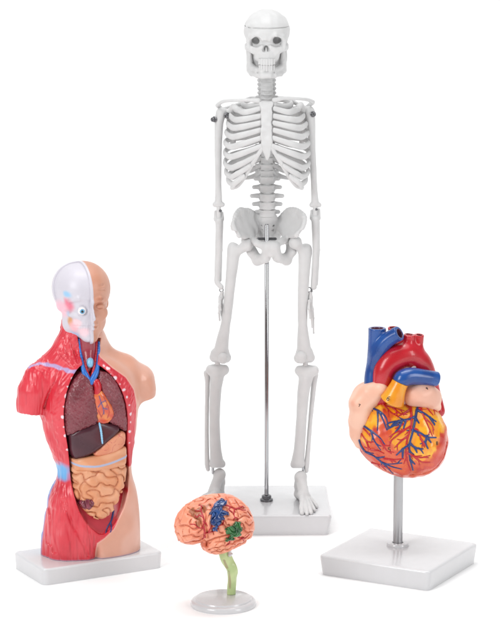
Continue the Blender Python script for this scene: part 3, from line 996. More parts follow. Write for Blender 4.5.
    # raised painted regions
    def patch(name, key, lift, color, seed):
        pol = patches[key]
        def f(P):
            u, w, t = uvw(P)
            d0 = coarse(P)
            uv = np.stack([u, w], 1)
            p = poly2(uv, pol) + 0.5 * waves(P, 5, seed, 8)
            out = smax(p, d0 - lift, 2.0)
            near = np.abs(out) < 3
            if near.any():
                g = np.abs(waves(P[near], 6.5, seed + 1, 14))
                out[near] += 1.7 * (1 - np.sqrt(np.clip(g / 0.9, 0, 1))) - 0.5
            out = np.maximum(out, -(d0 + 3.5))
            return np.maximum(out, -t)
        def pt(v):
            g = waves(v, 8, seed + 3, 10)
            return mixc(np.tile(lin(color[0]), (len(v), 1)), np.tile(lin(color[1]), (len(v), 1)), sstep(-1, 1, g))
        ctr = bc + ux * np.mean([p[0] for p in pol]) + uz * np.mean([p[1] for p in pol]) + n * 20
        solid(name, f, ctr - 24, ctr + 24, 0.4, M['glossy'], b, org, pt)
    patch('motor_area', 'blue', 1.7, ('#113168', '#174482'), 70)
    patch('speech_area', 'green', 2.0, ('#184e26', '#2c6c34'), 80)

    # arteries painted over the side
    trees = [
        [[(195, 262), (192, 230), (186, 200), (190, 175), (182, 140), (172, 112), (176, 90), (160, 84)], [(188, 205), (168, 212), (150, 205), (138, 192), (112, 190)], [(184, 150), (165, 140), (148, 152), (138, 140)], [(172, 112), (150, 118), (140, 110)], [(192, 240), (215, 236), (245, 228), (270, 216)], [(215, 236), (225, 210), (240, 185), (238, 168)], [(245, 228), (262, 205), (280, 195), (294, 190), (296, 165), (278, 148)], [(186, 175), (200, 185), (206, 200)], [(192, 240), (188, 262), (180, 274)], [(166, 164), (150, 176)]],
        [[(290, 80), (312, 84), (335, 95), (356, 108), (354, 130), (360, 150), (378, 160), (372, 178)], [(356, 108), (380, 100), (402, 92), (412, 98)], [(335, 95), (328, 108), (345, 122)], [(360, 150), (352, 168)], [(312, 84), (298, 68), (300, 55)], [(380, 100), (395, 110), (420, 112)]],
        [[(322, 262), (332, 285), (326, 300), (312, 305)], [(330, 276), (350, 268), (362, 272)]],
        [[(380, 262), (402, 270), (420, 262), (440, 248)], [(402, 270), (412, 285)]],
        [[(392, 190), (390, 205), (400, 220)], [(390, 205), (378, 212)]],
    ]
    def on_brain(pts, lift):
        return [p for p in (hit(coarse_l, x, y, lift=0.0) for x, y in px_poly(dens(pts), 170, 490, 5.556)) if p is not None]
    def dens(pts):
        return [tuple(x) for x in spline([(x, y, 0) for x, y in pts], 4)[:, :2]]
    coarse_l = brain
    for t in trees:
        vessel('artery', [on_brain(s, 0) for s in t], 0.9, '#b01826', b, org)
    # small white pin mounts where the stem meets the brain
    def pin(P):
        return tube(P, [k(229.6, 549, Ys - 3), k(229.8, 555, Ys - 5), k(231.8, 554, Ys - 5)], [1.6, 1.5, 1.1], 0.6)
    solid('mounting_pin', pin, k(230, 552, Ys - 4) - 6, k(230, 552, Ys - 4) + 6, 0.35, M['base'], T, org)


def vessel(name, branches, r, color, parent, org, taper=0.55, h=0.36, thin=999):
    """a branching painted vessel lying on a surface"""
    br = [b for b in branches if len(b) > 1]
    segs = []
    for j, b in enumerate(br):
        rr = np.linspace(r if j == 0 else r * (0.85 if j < thin else 0.6), r * (taper if j < thin else 0.3), len(b))
        segs.append((b, list(rr)))
    allp = np.array([p for b in br for p in b])
    def f(P):
        d = None
        for b, rr in segs:
            v = tube(P, b, rr)
            d = v if d is None else smin(d, v, 0.5)
        return d
    lo, hi = box_of(allp, r + 1)
    m = VESSEL.get(color)
    if m is None:
        m = VESSEL[color] = material('vessel_paint', lin(color), 0.32, 0.3, mottle=0.1)
    return solid(name, f, lo, hi, h, m, parent, org)


VESSEL = {}
M['satin_brain'] = material('brain_painted_plastic', None, 0.36, 0.25, bump=0.15, bscale=500, mottle=0.03, coat_rough=0.2)
if want('brain'):
    build_brain()
# ------------------------------------------------------------------ the half-skinned torso with open organs
def build_torso():
    ZB = 16.0
    ctr, half, byaw = base_from_corners((16.6, 551.6), (45.8, 568.4), (159.6, 551.4), ZB)
    org = np.array([ctr[0], ctr[1], 0.0])
    T = thing('torso_model', 'human torso model with opened chest and half its face white, on a rectangular base', 'torso model', org)
    slab('base', [ctr[0], ctr[1], 0], (half[0] + 3.4, half[1] + 2.6), byaw, ZB, M['base'], T, org, bevel=2.2, taper=-0.8, corner=6.0)
    PSI = math.radians(22)
    xl = np.array([math.cos(PSI), math.sin(PSI), 0]); yl = np.array([-math.sin(PSI), math.cos(PSI), 0]); zl = np.array([0, 0, 1.0])
    p0 = np.array([ctr[0], ctr[1], 0.0])
    Rl = np.stack([xl, yl, zl], 1)
    def t3(x, y, d=0.0):                     # photo point on the local plane y = d, in local coordinates
        w = onplane(x, y, p0 + yl * d, yl) - p0
        return np.array([w @ xl, w @ yl, w @ zl])
    def LW(q):
        return p0 + Rl @ np.asarray(q, float)
    loc_ = lambda P: (P - p0.astype(f4)) @ Rl.astype(f4)
    tl2 = lambda pts, d: [(t3(x, y, d)[0], t3(x, y, d)[2]) for x, y in pts]

    # ---- trunk: stacked sections from the outline
    rows = [(352, 66, 106, 20), (360, 55, 116, 24), (368, 47, 127, 27), (380, 43, 134, 30), (395, 42, 137, 31.5), (410, 42, 137, 31.5), (420, 43.5, 136, 31), (432, 46, 135, 30), (450, 52.5, 131.5, 27.5), (465, 57.5, 130.5, 26), (477, 57.0, 131.5, 26.5), (492, 50.5, 135.5, 28.5), (512, 46, 138, 30), (535, 44, 139, 30), (560, 43, 139, 29)]
    zz, cx, aa, bb = [], [], [], []
    for y, l, r, dep in rows:
        c = t3((l + r) / 2, y)
        e = t3(r, y)
        W = (r - l) / 2 / FPX * float((LW(c) - CAM) @ FW)
        a = math.sqrt(max(W * W - (dep * math.sin(PSI)) ** 2, 1)) / math.cos(PSI)
        zz.append(c[2]); cx.append(c[0]); aa.append(a); bb.append(dep)
    tab = spline(np.stack([zz, cx, aa], 1), 8)
    tabb = spline(np.stack([zz, bb, bb], 1), 8)[:, 1]
    o_ = np.argsort(tab[:, 0]); TZ, TX, TA, TB = tab[o_, 0], tab[o_, 1], tab[o_, 2], tabb[o_]
    ztop = zz[0]
    def section(q, off=0.0):
        z = q[:, 2]
        a = np.interp(z, TZ, TA).astype(f4); b = np.interp(z, TZ, TB).astype(f4); c = np.interp(z, TZ, TX).astype(f4)
        x = np.abs(q[:, 0] - c); y = np.abs(q[:, 1])
        rr = ((x / a) ** 2.35 + (y / b) ** 2.35 + 1e-6) ** f4(1 / 2.35)
        r = np.sqrt(x * x + y * y) + 1e-3
        return np.where(rr > 0.5, r * (1 - 1 / np.maximum(rr, 0.3)), -r - 0.4 * b)
    nk = [t3(80, 322, 5), t3(86, 340, 3), t3(87, 358, 4)]
    trap = [t3(74, 326, 8), t3(66, 346, 6), t3(54, 366, 5)]
    lsh = [t3(60, 368, 3), t3(41, 379, 4), t3(34.5, 392, 4), t3(32.2, 405, 3), t3(31.8, 424, 2)]
    rtr = [t3(94, 338, 6), t3(104, 358, 5), t3(120, 366, 4)]
    rsh = [t3(108, 368, 3), t3(126, 372, 4), t3(138, 380, 4), t3(140.6, 390, 3), t3(141, 406, 2)]
    zl_cut = t3(32, 417.5, -14)[2]; zr_cut = t3(141, 403.5, -14)[2]
    def skinform(q):
        d = section(q)
        d = smax(d, q[:, 2] - ztop, 10)
        d = smin(d, tube(q, nk, [16.5, 16.0, 19], 4), 7)
        d = smin(d, tube(q, trap, [10, 11.0, 13], 4), 7)
        d = smin(d, tube(q, rtr, [10, 11.5, 12], 4), 7)
        ls = tube(q, lsh, [13.5, 15.5, 15.2, 13.2, 12.6], 5)
        ls = smax(ls, zl_cut - q[:, 2] - 0.12 * (q[:, 0] + 50), 1.5)
        rs = tube(q, rsh, [13, 13.8, 14.6, 13.4, 12.2], 5)
        rs = smax(rs, zr_cut - q[:, 2] + 0.16 * (q[:, 0] - 50), 1.5)
        d = smin(d, ls, 8); d = smin(d, rs, 8)
        return d
    zcr = t3(96, 545, -22)[2]
    cavity = None
    def legs(q, d):
        # split between the thighs
        g = np.sqrt(((q[:, 0] - t3(96, 550, -25)[0]) / 1.0) ** 2 + ((q[:, 2] - 4) * 0.4) ** 2) - 9
        g = np.maximum(g, q[:, 2] - zcr - 3)
        fold = 5.0 * np.exp(-((q[:, 0] - t3(96, 550, -25)[0]) / 3.2) ** 2) * sstep(zcr + 6, zcr - 8, q[:, 2])
        # grooves of the thigh muscles on the flayed side
        left = sstep(4, -6, q[:, 0])
        th = sstep(zz[9], zz[12], q[:, 2])
        th = sstep(110, 80, q[:, 2]) * left
        wv = waves(q * np.array([1.0, 1.0, 0.22], f4), 21, 15, 10)
        return d + fold + th * 0.9 * np.exp(-(wv / 0.35) ** 2)
    body0 = lambda q: skinform(q)
    w0 = lambda P: skinform(loc_(P))
    def H(x, y, f=None, lift=0.0):
        p = hit(f or w0, x, y, 2100, 2800, lift)
        return None if p is None else (p - p0) @ Rl
    def H2(pts, f=None):
        out = []
        for x, y in pts:
            h = H(x, y, f)
            if h is None:
                h = t3(x, y, -24)
            out.append((h[0], h[2]))
        return out
    sm = lambda pts: [tuple(p) for p in spline(np.array([(x, y, 0) for x, y in pts]), 2)[:, :2]]
    cav_px = sm([(88, 363), (80, 367), (74, 375), (69, 386), (66, 398), (64.2, 412), (65, 428), (68, 446), (70, 464), (72, 484), (77, 504), (85, 521), (96, 532), (104, 535), (114, 526), (124, 508), (128.5, 486), (129, 464), (127.6, 440), (127.8, 420), (126, 404), (121, 389), (113, 377), (103, 368), (96, 364)])
    CAV = H2(cav_px)
    NECK = H2([(77.5, 336), (80, 350), (83, 368), (97, 368), (99, 352), (101, 338)])
    RIMZ = [t3(90, y, -25)[2] for y in (545, 520, 490, 440, 380, 360)]
    def pcav(q):
        return poly2(q[:, [0, 2]], CAV)
    def cavdepth(q):
        return np.interp(q[:, 2], RIMZ, [2.5, 6.0, 13, 18, 16, 12]).astype(f4)
    mus_fib = lambda q: waves(q * np.array([1, 1, 0.1], f4), 3.0, 25, 14)
    ca, sa = math.cos(0.75), math.sin(0.75)
    def fib(q):
        x = q[:, 0] * ca - q[:, 2] * sa; z = q[:, 0] * sa + q[:, 2] * ca
        u = np.stack([x, q[:, 1], z * 0.09], 1).astype(f4)
        chest = sstep(zz[6] - 10, zz[6] + 4, q[:, 2])
        arm = sstep(-34, -42, q[:, 0])
        c2 = chest * (1 - arm)
        return mus_fib(q) * (1 - c2) + waves(u, 3.0, 26, 14) * c2
    SKIN_U = tl2([(98, 318), (100, 345), (101.5, 357), (111, 366), (125, 376), (134, 389), (137.5, 404), (138, 440), (190, 440), (190, 318)], -20)
    SKIN_L = tl2([(133, 470), (130.6, 492), (123, 511), (113.5, 529), (104, 538), (97, 543), (96, 575), (190, 575), (190, 470)], -27)
    def skin_d(q):
        U = q[:, [0, 2]]
        d = np.minimum(poly2(U, SKIN_U), poly2(U, SKIN_L))
        back = np.maximum(14 - q[:, 0], 8 - q[:, 1])
        return smin(d, back, 3)
    GRV = [(H2(sm(g)), wd, dp) for g, wd, dp in (
        ([(64, 502), (62, 514), (58, 528), (56, 540), (55, 552)], 1.8, 1.6), ([(66, 508), (71, 520), (78, 533), (84, 546), (88, 556)], 1.6, 1.4),
        ([(53, 510), (50, 526), (50, 544)], 1.8, 1.0), ([(67, 525), (70, 540), (73, 556)], 1.4, 0.8), ([(59, 372), (55, 384), (49, 396), (45, 408)], 1.8, 1.7),
        ([(70, 338), (74, 350), (78, 362)], 1.4, 1.2), ([(58, 350), (64, 358), (73, 366)], 1.5, 1.0), ([(62, 336), (66, 348), (70, 360)], 1.6, 0.8),
        ([(47, 424), (54, 440), (62, 456)], 2.0, 0.9), ([(62, 382), (57, 396), (54, 412)], 1.6, 0.7))]
    def body(P):
        q = loc_(P)
        d = skinform(q)
        d = legs(q, d)
        near = np.abs(d) < 2.5
        if near.any():
            qn = q[near]
            mus = sstep(0, 4, skin_d(qn)) * sstep(1, 6, pcav(qn))
            big = waves(qn * np.array([1, 1, .4], f4), 20, 28, 10)
            U2 = qn[:, [0, 2]]; fr = sstep(4, -4, qn[:, 1]) * sstep(0, 3, pcav(qn))
            for g_, wd, dp in GRV:
                d[near] += fr * dp * (np.exp(-(line2(U2, g_) / wd) ** 2) - 0.25 * np.exp(-(line2(U2, g_) / (wd * 3)) ** 2))
            d[near] += mus * (0.15 * fib(qn) + 0.5 * big) + 0.15 * sstep(0.6, -0.6, np.abs(skin_d(qn)) - 0.5)
        fr_ = (d < 6) & (d > -30) & (q[:, 1] < 4)
        if fr_.any():
            qf = q[fr_]; df = d[fr_]
            c = np.maximum(np.maximum(pcav(qf), -(df + cavdepth(qf))), qf[:, 1] - 2)
            df = smax(df, -c, 1.6)
            nkc = np.maximum(np.maximum(poly2(qf[:, [0, 2]], NECK), -(df + 4.5)), qf[:, 1] - 2)
            d[fr_] = smax(df, -nkc, 1.0)
        return smax(d, ZB + 0.05 - q[:, 2], 0.8)
    clav = [h for h in (H(x, y) for x, y in sm([(24, 371), (36, 364.5), (48, 364.5), (60, 368), (70, 371), (79, 371)])) if h is not None]
    wspot = H(60.5, 471); wsp2 = H(63, 486)
    dots = [H(x, y) for x, y in [(72, 378.5), (68.4, 387), (66, 396), (63.6, 407), (63.0, 417), (64.0, 427), (65.6, 436), (67.6, 450), (104, 366), (107.6, 368.4), (111, 374), (115.5, 378), (120, 384), (124, 390), (127, 397), (129.6, 405), (130.6, 414), (130.6, 422), (129.8, 431.5), (129.6, 443)]]
    def body_paint(v):
        q = loc_(v)
        n = len(v)
        T_ = lambda h: np.tile(lin(h), (n, 1))
        f = fib(q)
        col = mixc(T_('#d22c3c'), T_('#da404c'), sstep(-1.2, 1.2, waves(q, 26, 51, 10)))
        mus = sstep(1, 5, pcav(q))
        col = mixc(col, T_('#ea8488'), mus * sstep(0.7, 1.9, f) * 0.27 * sstep(-0.6, 1.0, waves(q, 30, 77, 8)))
        col = mixc(col, T_('#b01e34'), mus * sstep(0.7, 1.8, -f) * 0.3)
        # the wall of the opened cavity
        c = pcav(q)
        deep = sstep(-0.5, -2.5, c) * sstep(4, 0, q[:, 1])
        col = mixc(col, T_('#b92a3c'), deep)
        # bluish airbrush along the collar bone, the hip and the flank
        dl = np.full(n, 1e9, f4)
        for a, b in zip(clav[:-1], clav[1:]):
            dl = np.minimum(dl, cap(q, a, b, 0))
        col = mixc(col, T_('#a9a2d2'), sstep(2.6, 1.0, dl + 0.4 * waves(q, 8, 3, 6)) * 0.85)
        col = mixc(col, T_('#5fa6dd'), sstep(11, 4, np.sqrt(((q - wspot.astype(f4)) ** 2 * np.array([1, 0.15, 0.9], f4)).sum(1)) + 0.8 * waves(q, 9, 4, 6)) * (1 - deep))
        flank = sstep(2, 9, q[:, 1]) * sstep(-20, -30, q[:, 0]) * sstep(zz[9], zz[10] - 6, q[:, 2])
        col = mixc(col, T_('#5a86cc'), flank)
        # skin with the pale cut edge
        sd = skin_d(q)
        sk = mixc(T_('#d99f88'), T_('#ddaa97'), sstep(-1, 1, waves(q, 30, 6, 8)))
        sk = mixc(sk, T_('#dc9478'), sstep(9, 0, -sd) * 0.25)
        col = mixc(col, T_('#f0c4b4'), sstep(1.4, 0.4, np.abs(sd)) * sstep(8, 3, q[:, 1]) * 0.8)
        col = mixc(col, sk, sstep(0.4, -0.4, sd))
        for i, d_ in enumerate(dots):
            if d_ is not None:
                e = ((q - d_.astype(f4)) ** 2 * np.array([1.0 - 0.25 * (i % 2), 0.3, 1.3 - 0.2 * (i % 3)], f4)).sum(1)
                col = mixc(col, T_('#ecd4dc'), sstep(1.45, 0.85, np.sqrt(e) + 0.5 * math.sin(i * 2.7) + 0.25 * waves(q, 3.5, 40 + i, 6)))
        nkd = poly2(q[:, [0, 2]], NECK)
        col = mixc(col, T_('#8e2334'), sstep(0.0, -1.2, nkd) * sstep(2, -2, q[:, 1]))
        foot = sstep(ZB + 1.6, ZB + 0.4, q[:, 2])
        return mixc(col, T_('#c9b6d6'), foot * 0.6)
    lo = LW((0, 0, 0)) + [-82, -60, 12]; hi = LW((0, 0, 0)) + [86, 60, 262]
    bd = solid('body', body, lo, hi, 0.72, M['torso'], T, org, body_paint)

    # ---- organs: each fills its outline up to the level of the removed chest wall
    def organ(name, px, bulge, k, mat, paint, grow=0.6, disp=None, par=T, h=0.6, back=15, f0=None):
        pol = H2(sm(px))
        U = lambda q: q[:, [0, 2]]
        def f(P):
            q = loc_(P)
            d0 = skinform(q)
            p = poly2(U(q), pol) - grow
            d = smax(p, d0 - bulge, k)
            if disp is not None:
                near = np.abs(d) < 4
                if near.any():
                    d[near] += disp(q[near], d0[near], p[near])
            d = np.maximum(d, -(d0 + back))
            return np.maximum(d, q[:, 1] - 4)
        pp = np.array(pol)
        lo = [pp[:, 0].min() - 4, -50, pp[:, 1].min() - 4]; hi = [pp[:, 0].max() + 4, 2, pp[:, 1].max() + 4]
        cs = np.array([LW((x, y, z)) for x in (lo[0], hi[0]) for y in (lo[1], hi[1]) for z in (lo[2], hi[2])])
        def pt(v):
            q = loc_(v)
            return paint(q, poly2(U(q), pol), skinform(q))
        return solid(name, f, cs.min(0), cs.max(0), h, mat, par, org, pt)
    TT = lambda n, h: np.tile(lin(h), (n, 1))
    def two(a, b, lam=12, seed=1):
        return lambda q, p, d0: mixc(TT(len(q), a), TT(len(q), b), sstep(-1.1, 1.1, waves(q, lam, seed, 10)))
    lungd = lambda q, d0, p: 0.14 * waves(q, 4.2, 14, 14) + 0.2 * np.abs(waves(q, 3.0, 15, 14))
    def lungp(q, p, d0):
        w = waves(q, 4.2, 14, 16)
        c = mixc(TT(len(q), '#722c36'), TT(len(q), '#823a44'), sstep(-1.3, 1.3, waves(q, 18, 2, 8)))
        return mixc(c, TT(len(q), '#8a4c56'), sstep(-0.6, -1.8, waves(q, 2.3, 16, 14)) * 0.5)
    organ('lung', [(82, 373.5), (88, 375), (93, 386), (96.5, 402), (99, 421), (90, 427), (78, 431.5), (68, 435.5), (66, 424), (65.8, 408), (69, 393), (75, 381)], 1.5, 6, M['lung'], lungp, disp=lungd)
    organ('lung', [(100.5, 372), (105, 372.5), (111, 375.5), (118, 385), (123.5, 398), (126.4, 413), (127.4, 431.5), (119, 426.5), (108.6, 421.5), (112.5, 415), (111.2, 407), (105, 396.5), (101.5, 386), (99, 379)], 1.0, 5, M['lung'], lungp, disp=lungd)
    organ('liver', [(70.5, 435), (80, 430), (90, 427), (99.5, 422), (110, 424.5), (118.5, 427), (120, 431), (114, 438), (107, 444), (98, 451), (90, 455.6), (76, 459.5), (71.5, 450)], 0.6, 6, M['liver'], two('#43202b', '#4e2832', 20, 8))
    def stomp(q, p, d0):
        c = mixc(TT(len(q), '#d88a6a'), TT(len(q), '#e09878'), sstep(-1, 1, waves(q, 14, 5, 10)))
        g = np.abs(waves(q * np.array([1, 1, 1.6], f4), 11, 41, 10))
        return mixc(c, TT(len(q), '#b8404a'), sstep(0.13, 0.05, g) * 0.75)
    organ('stomach', [(122, 432), (125.5, 434), (125, 444), (119, 450.5), (111, 454.5), (98, 456.5), (95, 453.5), (101, 449), (107, 442.5), (114, 437)], 1.4, 5, M['satin'], stomp)
    colstripe = H2(sm([(72, 463.2), (80, 465.4), (90, 466), (98, 465.6), (108, 463.2), (118, 459.4), (126, 455.5)]))
    def colonp(q, p, d0):
        c = mixc(TT(len(q), '#d8946c'), TT(len(q), '#dea17c'), sstep(-1, 1, waves(q, 14, 9, 10)))
        return mixc(c, TT(len(q), '#a9b4d0'), sstep(1.3, 0.7, line2(q[:, [0, 2]], colstripe)))
    organ('large_intestine', [(73.5, 460), (85, 458.5), (98, 456), (112, 452), (124, 447.4), (126.6, 450), (126.4, 460), (124, 465.5), (112, 469), (98, 471), (86, 471.5), (74.5, 471)], 3.0, 6, M['satin'], colonp,
          disp=lambda q, d0, p: 0.3 * np.exp(-(waves(q * np.array([1, .3, .3], f4), 22, 6, 8) / .4) ** 2) - 0.5 * np.exp(-(line2(q[:, [0, 2]], colstripe) / 1.0) ** 2))
    gut = lambda q: waves(np.stack([q[:, 0], q[:, 1] * 0.3, q[:, 2]], 1) + 1.5 * np.stack([waves(q, 20, 61, 8), 0 * q[:, 0], waves(q, 20, 62, 8)], 1), 11.5, 68, 18, 0.1)
    def gutd(q, d0, p):
        g = np.abs(gut(q))
        return 3.0 * (1 - np.sqrt(np.clip(g / 1.0, 0, 1))) - 1.1
    def gutp(q, p, d0):
        c = mixc(TT(len(q), '#d8946c'), TT(len(q), '#dea17c'), sstep(-1, 1, waves(q, 16, 12, 10)))
        return mixc(c, TT(len(q), '#b8633f'), np.exp(-(np.abs(gut(q)) / 0.16) ** 2) * 0.6)
    organ('small_intestine', [(74.5, 469), (98, 469), (124, 463.5), (125.2, 477), (123.5, 487), (119.5, 498), (114, 509), (106, 516.5), (98.5, 518.5), (91, 514.5), (83, 505), (77, 494), (74.6, 482)], 1.6, 7, M['satin'], gutp, disp=gutd)
    def appd(q, d0, p):
        return 1.3 * np.exp(-(waves(q, 8, 71, 10) / .3) ** 2)
    organ('appendix', [(80, 503), (84, 498.5), (90, 499.5), (93.6, 502), (92, 506), (88, 509.5), (83.5, 508)], 3.4, 3, M['glossy'], two('#6e2335', '#8a3346', 6, 8), disp=appd, h=0.45)
    hv = [H2(sm(x)) for x in ([(99, 396), (101, 402.5), (103, 408), (103.6, 414)], [(101, 402.5), (105.4, 400.6)], [(101, 402.5), (98, 407)], [(103, 408), (107, 409)])]
    hr = [H2(sm(x)) for x in ([(103, 396), (107, 404), (109, 412), (107, 418)], [(107, 404), (104, 411), (101, 417)], [(98, 410), (100.6, 416)])]
    def heartp(q, p, d0):
        c = mixc(TT(len(q), '#cc4a30'), TT(len(q), '#d8683a'), sstep(-1, 1, waves(q, 9, 5, 10)))
        c = mixc(c, TT(len(q), '#e89a50'), sstep(0.2, 1.6, waves(q, 10, 34, 10)) * 0.7)
        u = q[:, [0, 2]]
        for l in hr:
            c = mixc(c, TT(len(q), '#a81c20'), sstep(0.75, 0.3, line2(u, l)) * 0.85)
        for l in hv:
            c = mixc(c, TT(len(q), '#27407e'), sstep(0.75, 0.3, line2(u, l)) * 0.85)
        return c
    organ('heart', [(95, 396), (101.5, 393), (106, 399), (111.5, 408), (113, 416), (108, 421.5), (99.5, 421.5), (97, 410)], 0.6, 4, M['glossy'], heartp, grow=2.0)
    front = lambda P: body(P)
    # tubes of the upper chest and neck; d is how far behind the old chest wall they lie
    def pt3(x, y, d):
        h = H(x, y)
        h = t3(x, y, -20) if h is None else h
        return LW(np.array(h) + [0, d, 0])
    def pipe(name, pts, rad, colr, h=0.4, k=0.8, par=T, mat=None):
        P3 = [pt3(*p) for p in pts]
        cv = spline(P3, 5); rr = list(np.interp(np.linspace(0, len(P3) - 1, len(cv)), np.arange(len(P3)), rad))
        key = 'tube_paint' + colr
        if key not in VES2:
            VES2[key] = material('tube_paint', lin(colr), 0.3, 0.4, mottle=0.06, bump=0.08)
        lo, hi = box_of(cv, max(rad) + 1.5)
        return solid(name, lambda P: tube(P, list(cv), rr, k), lo, hi, h, VES2[key], par, org)
    pipe('trachea', [(88.5, 336, 4), (89.5, 350, 5.5), (91, 362, 8), (91.5, 372, 10)], [7.5, 7.2, 5.0, 3.6], '#98303f')
    pipe('larynx', [(91.2, 361.5, 3.5), (91.6, 366, 4.5)], [3.1, 2.6], '#86bfe0')
    pipe('aorta', [(94, 384, 5), (97, 383, 3), (98.5, 388, 3), (97.5, 396, 3.5)], [2.6, 3.4, 3.6, 3.4], '#c41f2e')
    pipe('carotid_artery', [(82.5, 340, 4.5), (85, 356, 4), (87.6, 371, 4), (91, 381, 5)], [1.1, 1.2, 1.5, 1.8], '#c0222f')
    pipe('carotid_artery', [(98, 342, 4.5), (97, 356, 4), (95, 371, 4), (93, 381, 5)], [1.1, 1.2, 1.5, 1.8], '#c0222f')
    pipe('jugular_vein', [(80, 340, 2.6), (81.5, 354, 2.4), (83.8, 369, 2.2), (86.5, 376, 2.4), (90, 383, 2.6)], [1.2, 1.35, 1.8, 2.6, 2.6], '#2b6fc4')
    pipe('jugular_vein', [(99.8, 343, 2.6), (99.4, 355, 2.4), (98, 369, 2.2), (95.5, 376, 2.4), (91, 384, 2.6)], [1.2, 1.35, 1.8, 2.6, 2.6], '#2b6fc4')
    pipe('pulmonary_artery', [(97, 393, 5.2), (100, 392, 4.0), (102, 396, 4.2)], [2.0, 2.2, 1.8], '#2765b8')
    pipe('liver_ligament', [(99.2, 423, -0.4), (100.6, 431, -1.2), (102.2, 443, -0.6)], [0.75, 0.9, 0.8], '#8cc3e6', h=0.3)
    # dark veins on the pelvic wall
    vb = lambda pts: [p for p in (hit(front, x, y, 2100, 2800) for x, y in sm(pts)) if p is not None]
    vessel('iliac_vein', [vb([(113.4, 511), (112, 518), (110.6, 522), (107.4, 527), (105.6, 533)]), vb([(110.6, 522), (111.4, 528), (110.4, 532)])], 1.0, '#2a3c78', T, org)

    # ---- head
    PH = math.radians(21)
    Rh = rotm(0, 0, PH)
    hc = LW(t3(81.6, 296.5, 3))
    Rt = Rh @ rotm(math.radians(3), math.radians(-1.5), 0)
    hq = lambda P: loc(P, hc, Rt)
    HW_ = lambda p: hc + Rt @ np.array(p, float)
    def headform(q):
        d = ell(q, (0, 2, 6.0), (26.0, 30.5, 26.5))
        for s in (-1, 1):
            d = smin(d, ell(q, (s * 6, 1, 10), (19.5, 27, 20.5)), 5)
        d = smin(d, ell(q, (0, -8, -14), (19.6, 20.5, 26)), 6)
        d = smin(d, ell(q, (0, -19.5, -34.5), (8.5, 7.5, 6.5)), 6)
        d = smin(d, ell(q, (0, -4, -24), (19, 14, 12)), 8)
        return d
    def face(q):
        d = headform(q)
        for s in (-1, 1):
            d = smax(d, -ell(q, (s * 9.6, -30.5, -3.6), (6.6, 6.0, 4.4)), 2.2)
            d = smin(d, ell(q, (s * 9.4, -25.0, -4.4), (4.6, 3.2, 2.7)), 1.2)
            d = smin(d, tube(q, [(s * 3, -28.0, 1.2), (s * 9.5, -27.2, 2.6), (s * 15.5, -23.2, 0.6)], [1.9, 2.3, 1.7], 1), 2.5)
            d = smin(d, ell(q, (s * 13, -21.5, -12), (5, 4, 5)), 5)
        d = smin(d, tube(q, [(0, -27.5, 0), (0, -30.5, -7), (0, -33.2, -13.6)], [1.8, 2.0, 2.7], 1), 2.5)
        for s in (-1, 1):
            d = smin(d, ball(q, (s * 3.0, -29.8, -14.2), 2.1), 1.8)
        d = smin(d, ell(q, (0, -27.5, -20.6), (6.6, 2.8, 2.0)), 2)
        d = smin(d, ell(q, (0, -26.8, -24.6), (5.8, 2.8, 2.0)), 2)
        gr = tube(q, [(-6.5, -26.5, -22.6), (0, -30.6, -22.4), (6.5, -26.5, -22.6)], [0.5, 0.7, 0.5], 0)
        d = smax(d, -gr, 0.8)
        for pts_, r_ in (([(3.4, -30.5, -14.5), (8.0, -27.0, -18.5), (9.6, -24.6, -24.5)], 0.6), ([(1.5, -30.2, 10.0), (8, -28.6, 11.2), (15, -24.0, 10.5)], 0.5), ([(1.5, -29.6, 14.6), (8, -27.8, 15.6), (14, -23.6, 15.0)], 0.5), ([(1.0, -28.4, -28.6), (5.5, -27.0, -28.2)], 0.7)):
            d = smax(d, -tube(q, [np.array(p) for p in spline(pts_, 4)] , [r_ + 0.9] * ((len(pts_) - 1) * 4 + 1), 0) - 0.9, 1.6)
        # crease of the eyelid
        d = smax(d, -tube(q, [(5.6, -28.6, -5.2), (9.6, -29.0, -6.4), (13.6, -26.6, -5.0)], [0.4, 0.55, 0.4], 0), 0.6)
        return d
    eye_px = hit(lambda P: headform(hq(P)) + 1.2, 82.3, 311)
    eyel = (eye_px - hc) @ Rt
    def head(P):
        q = hq(P)
        dr = face(q)
        dl = headform(q) + 1.9 * np.maximum(sstep(-10, 0, q[:, 2]), sstep(-6, -13, q[:, 1]))
        # bare skull half: shallow temple, jaw line and teeth ridges
        dl = smax(dl, -ell(q, (-27, -12, -4), (6, 11, 12)), 4)
        dl = smin(dl, tube(q, [(-3, -25.4, 3.0), (-10, -24.6, 4.6), (-17.5, -18.5, 1.5)], [1.2, 1.5, 1.2], 1), 3)
        dl = smin(dl, tube(q, [(-17.8, -10, -11), (-15.5, -17.5, -12), (-9.5, -22.4, -14)], [1.2, 2.0, 1.8], 1), 3)
        dl = smax(dl, -ball(q, eyel + np.array([0, -2.6, 0]), 6.0), 1.8)
        dl = smin(dl, ball(q, eyel + np.array([0, 3.6, 0]), 4.4), 1.0)
        g = np.abs(np.abs(q[:, 2] + 22.5) - 0.1)
        dl = dl + 0.45 * np.exp(-(g / 0.7) ** 2) * sstep(-17, -12, q[:, 0]) * sstep(-14, -19, q[:, 1])
        dl = dl + 0.25 * np.exp(-((np.mod(q[:, 0] + 0.6, 2.2) - 1.1) / 0.3) ** 2) * sstep(5.5, 4, np.abs(q[:, 2] + 22.5)) * sstep(-14, -11, q[:, 0]) * sstep(-14, -19, q[:, 1])
        side = np.maximum(q[:, 0] - 0.4, smin(q[:, 1] - 1.5 - 0.3 * (q[:, 2] - 5), (q[:, 2] + 9) * 0.9, 8))
        dl = smin(dl, ell(q, (-21.6, 0, -6), (2.4, 4.5, 5.0)), 4)
        w = side
        # whole head where side > 0, bare half where side < 0
        d = smin(smax(dr, -w, 0.9), dl, 0.5)
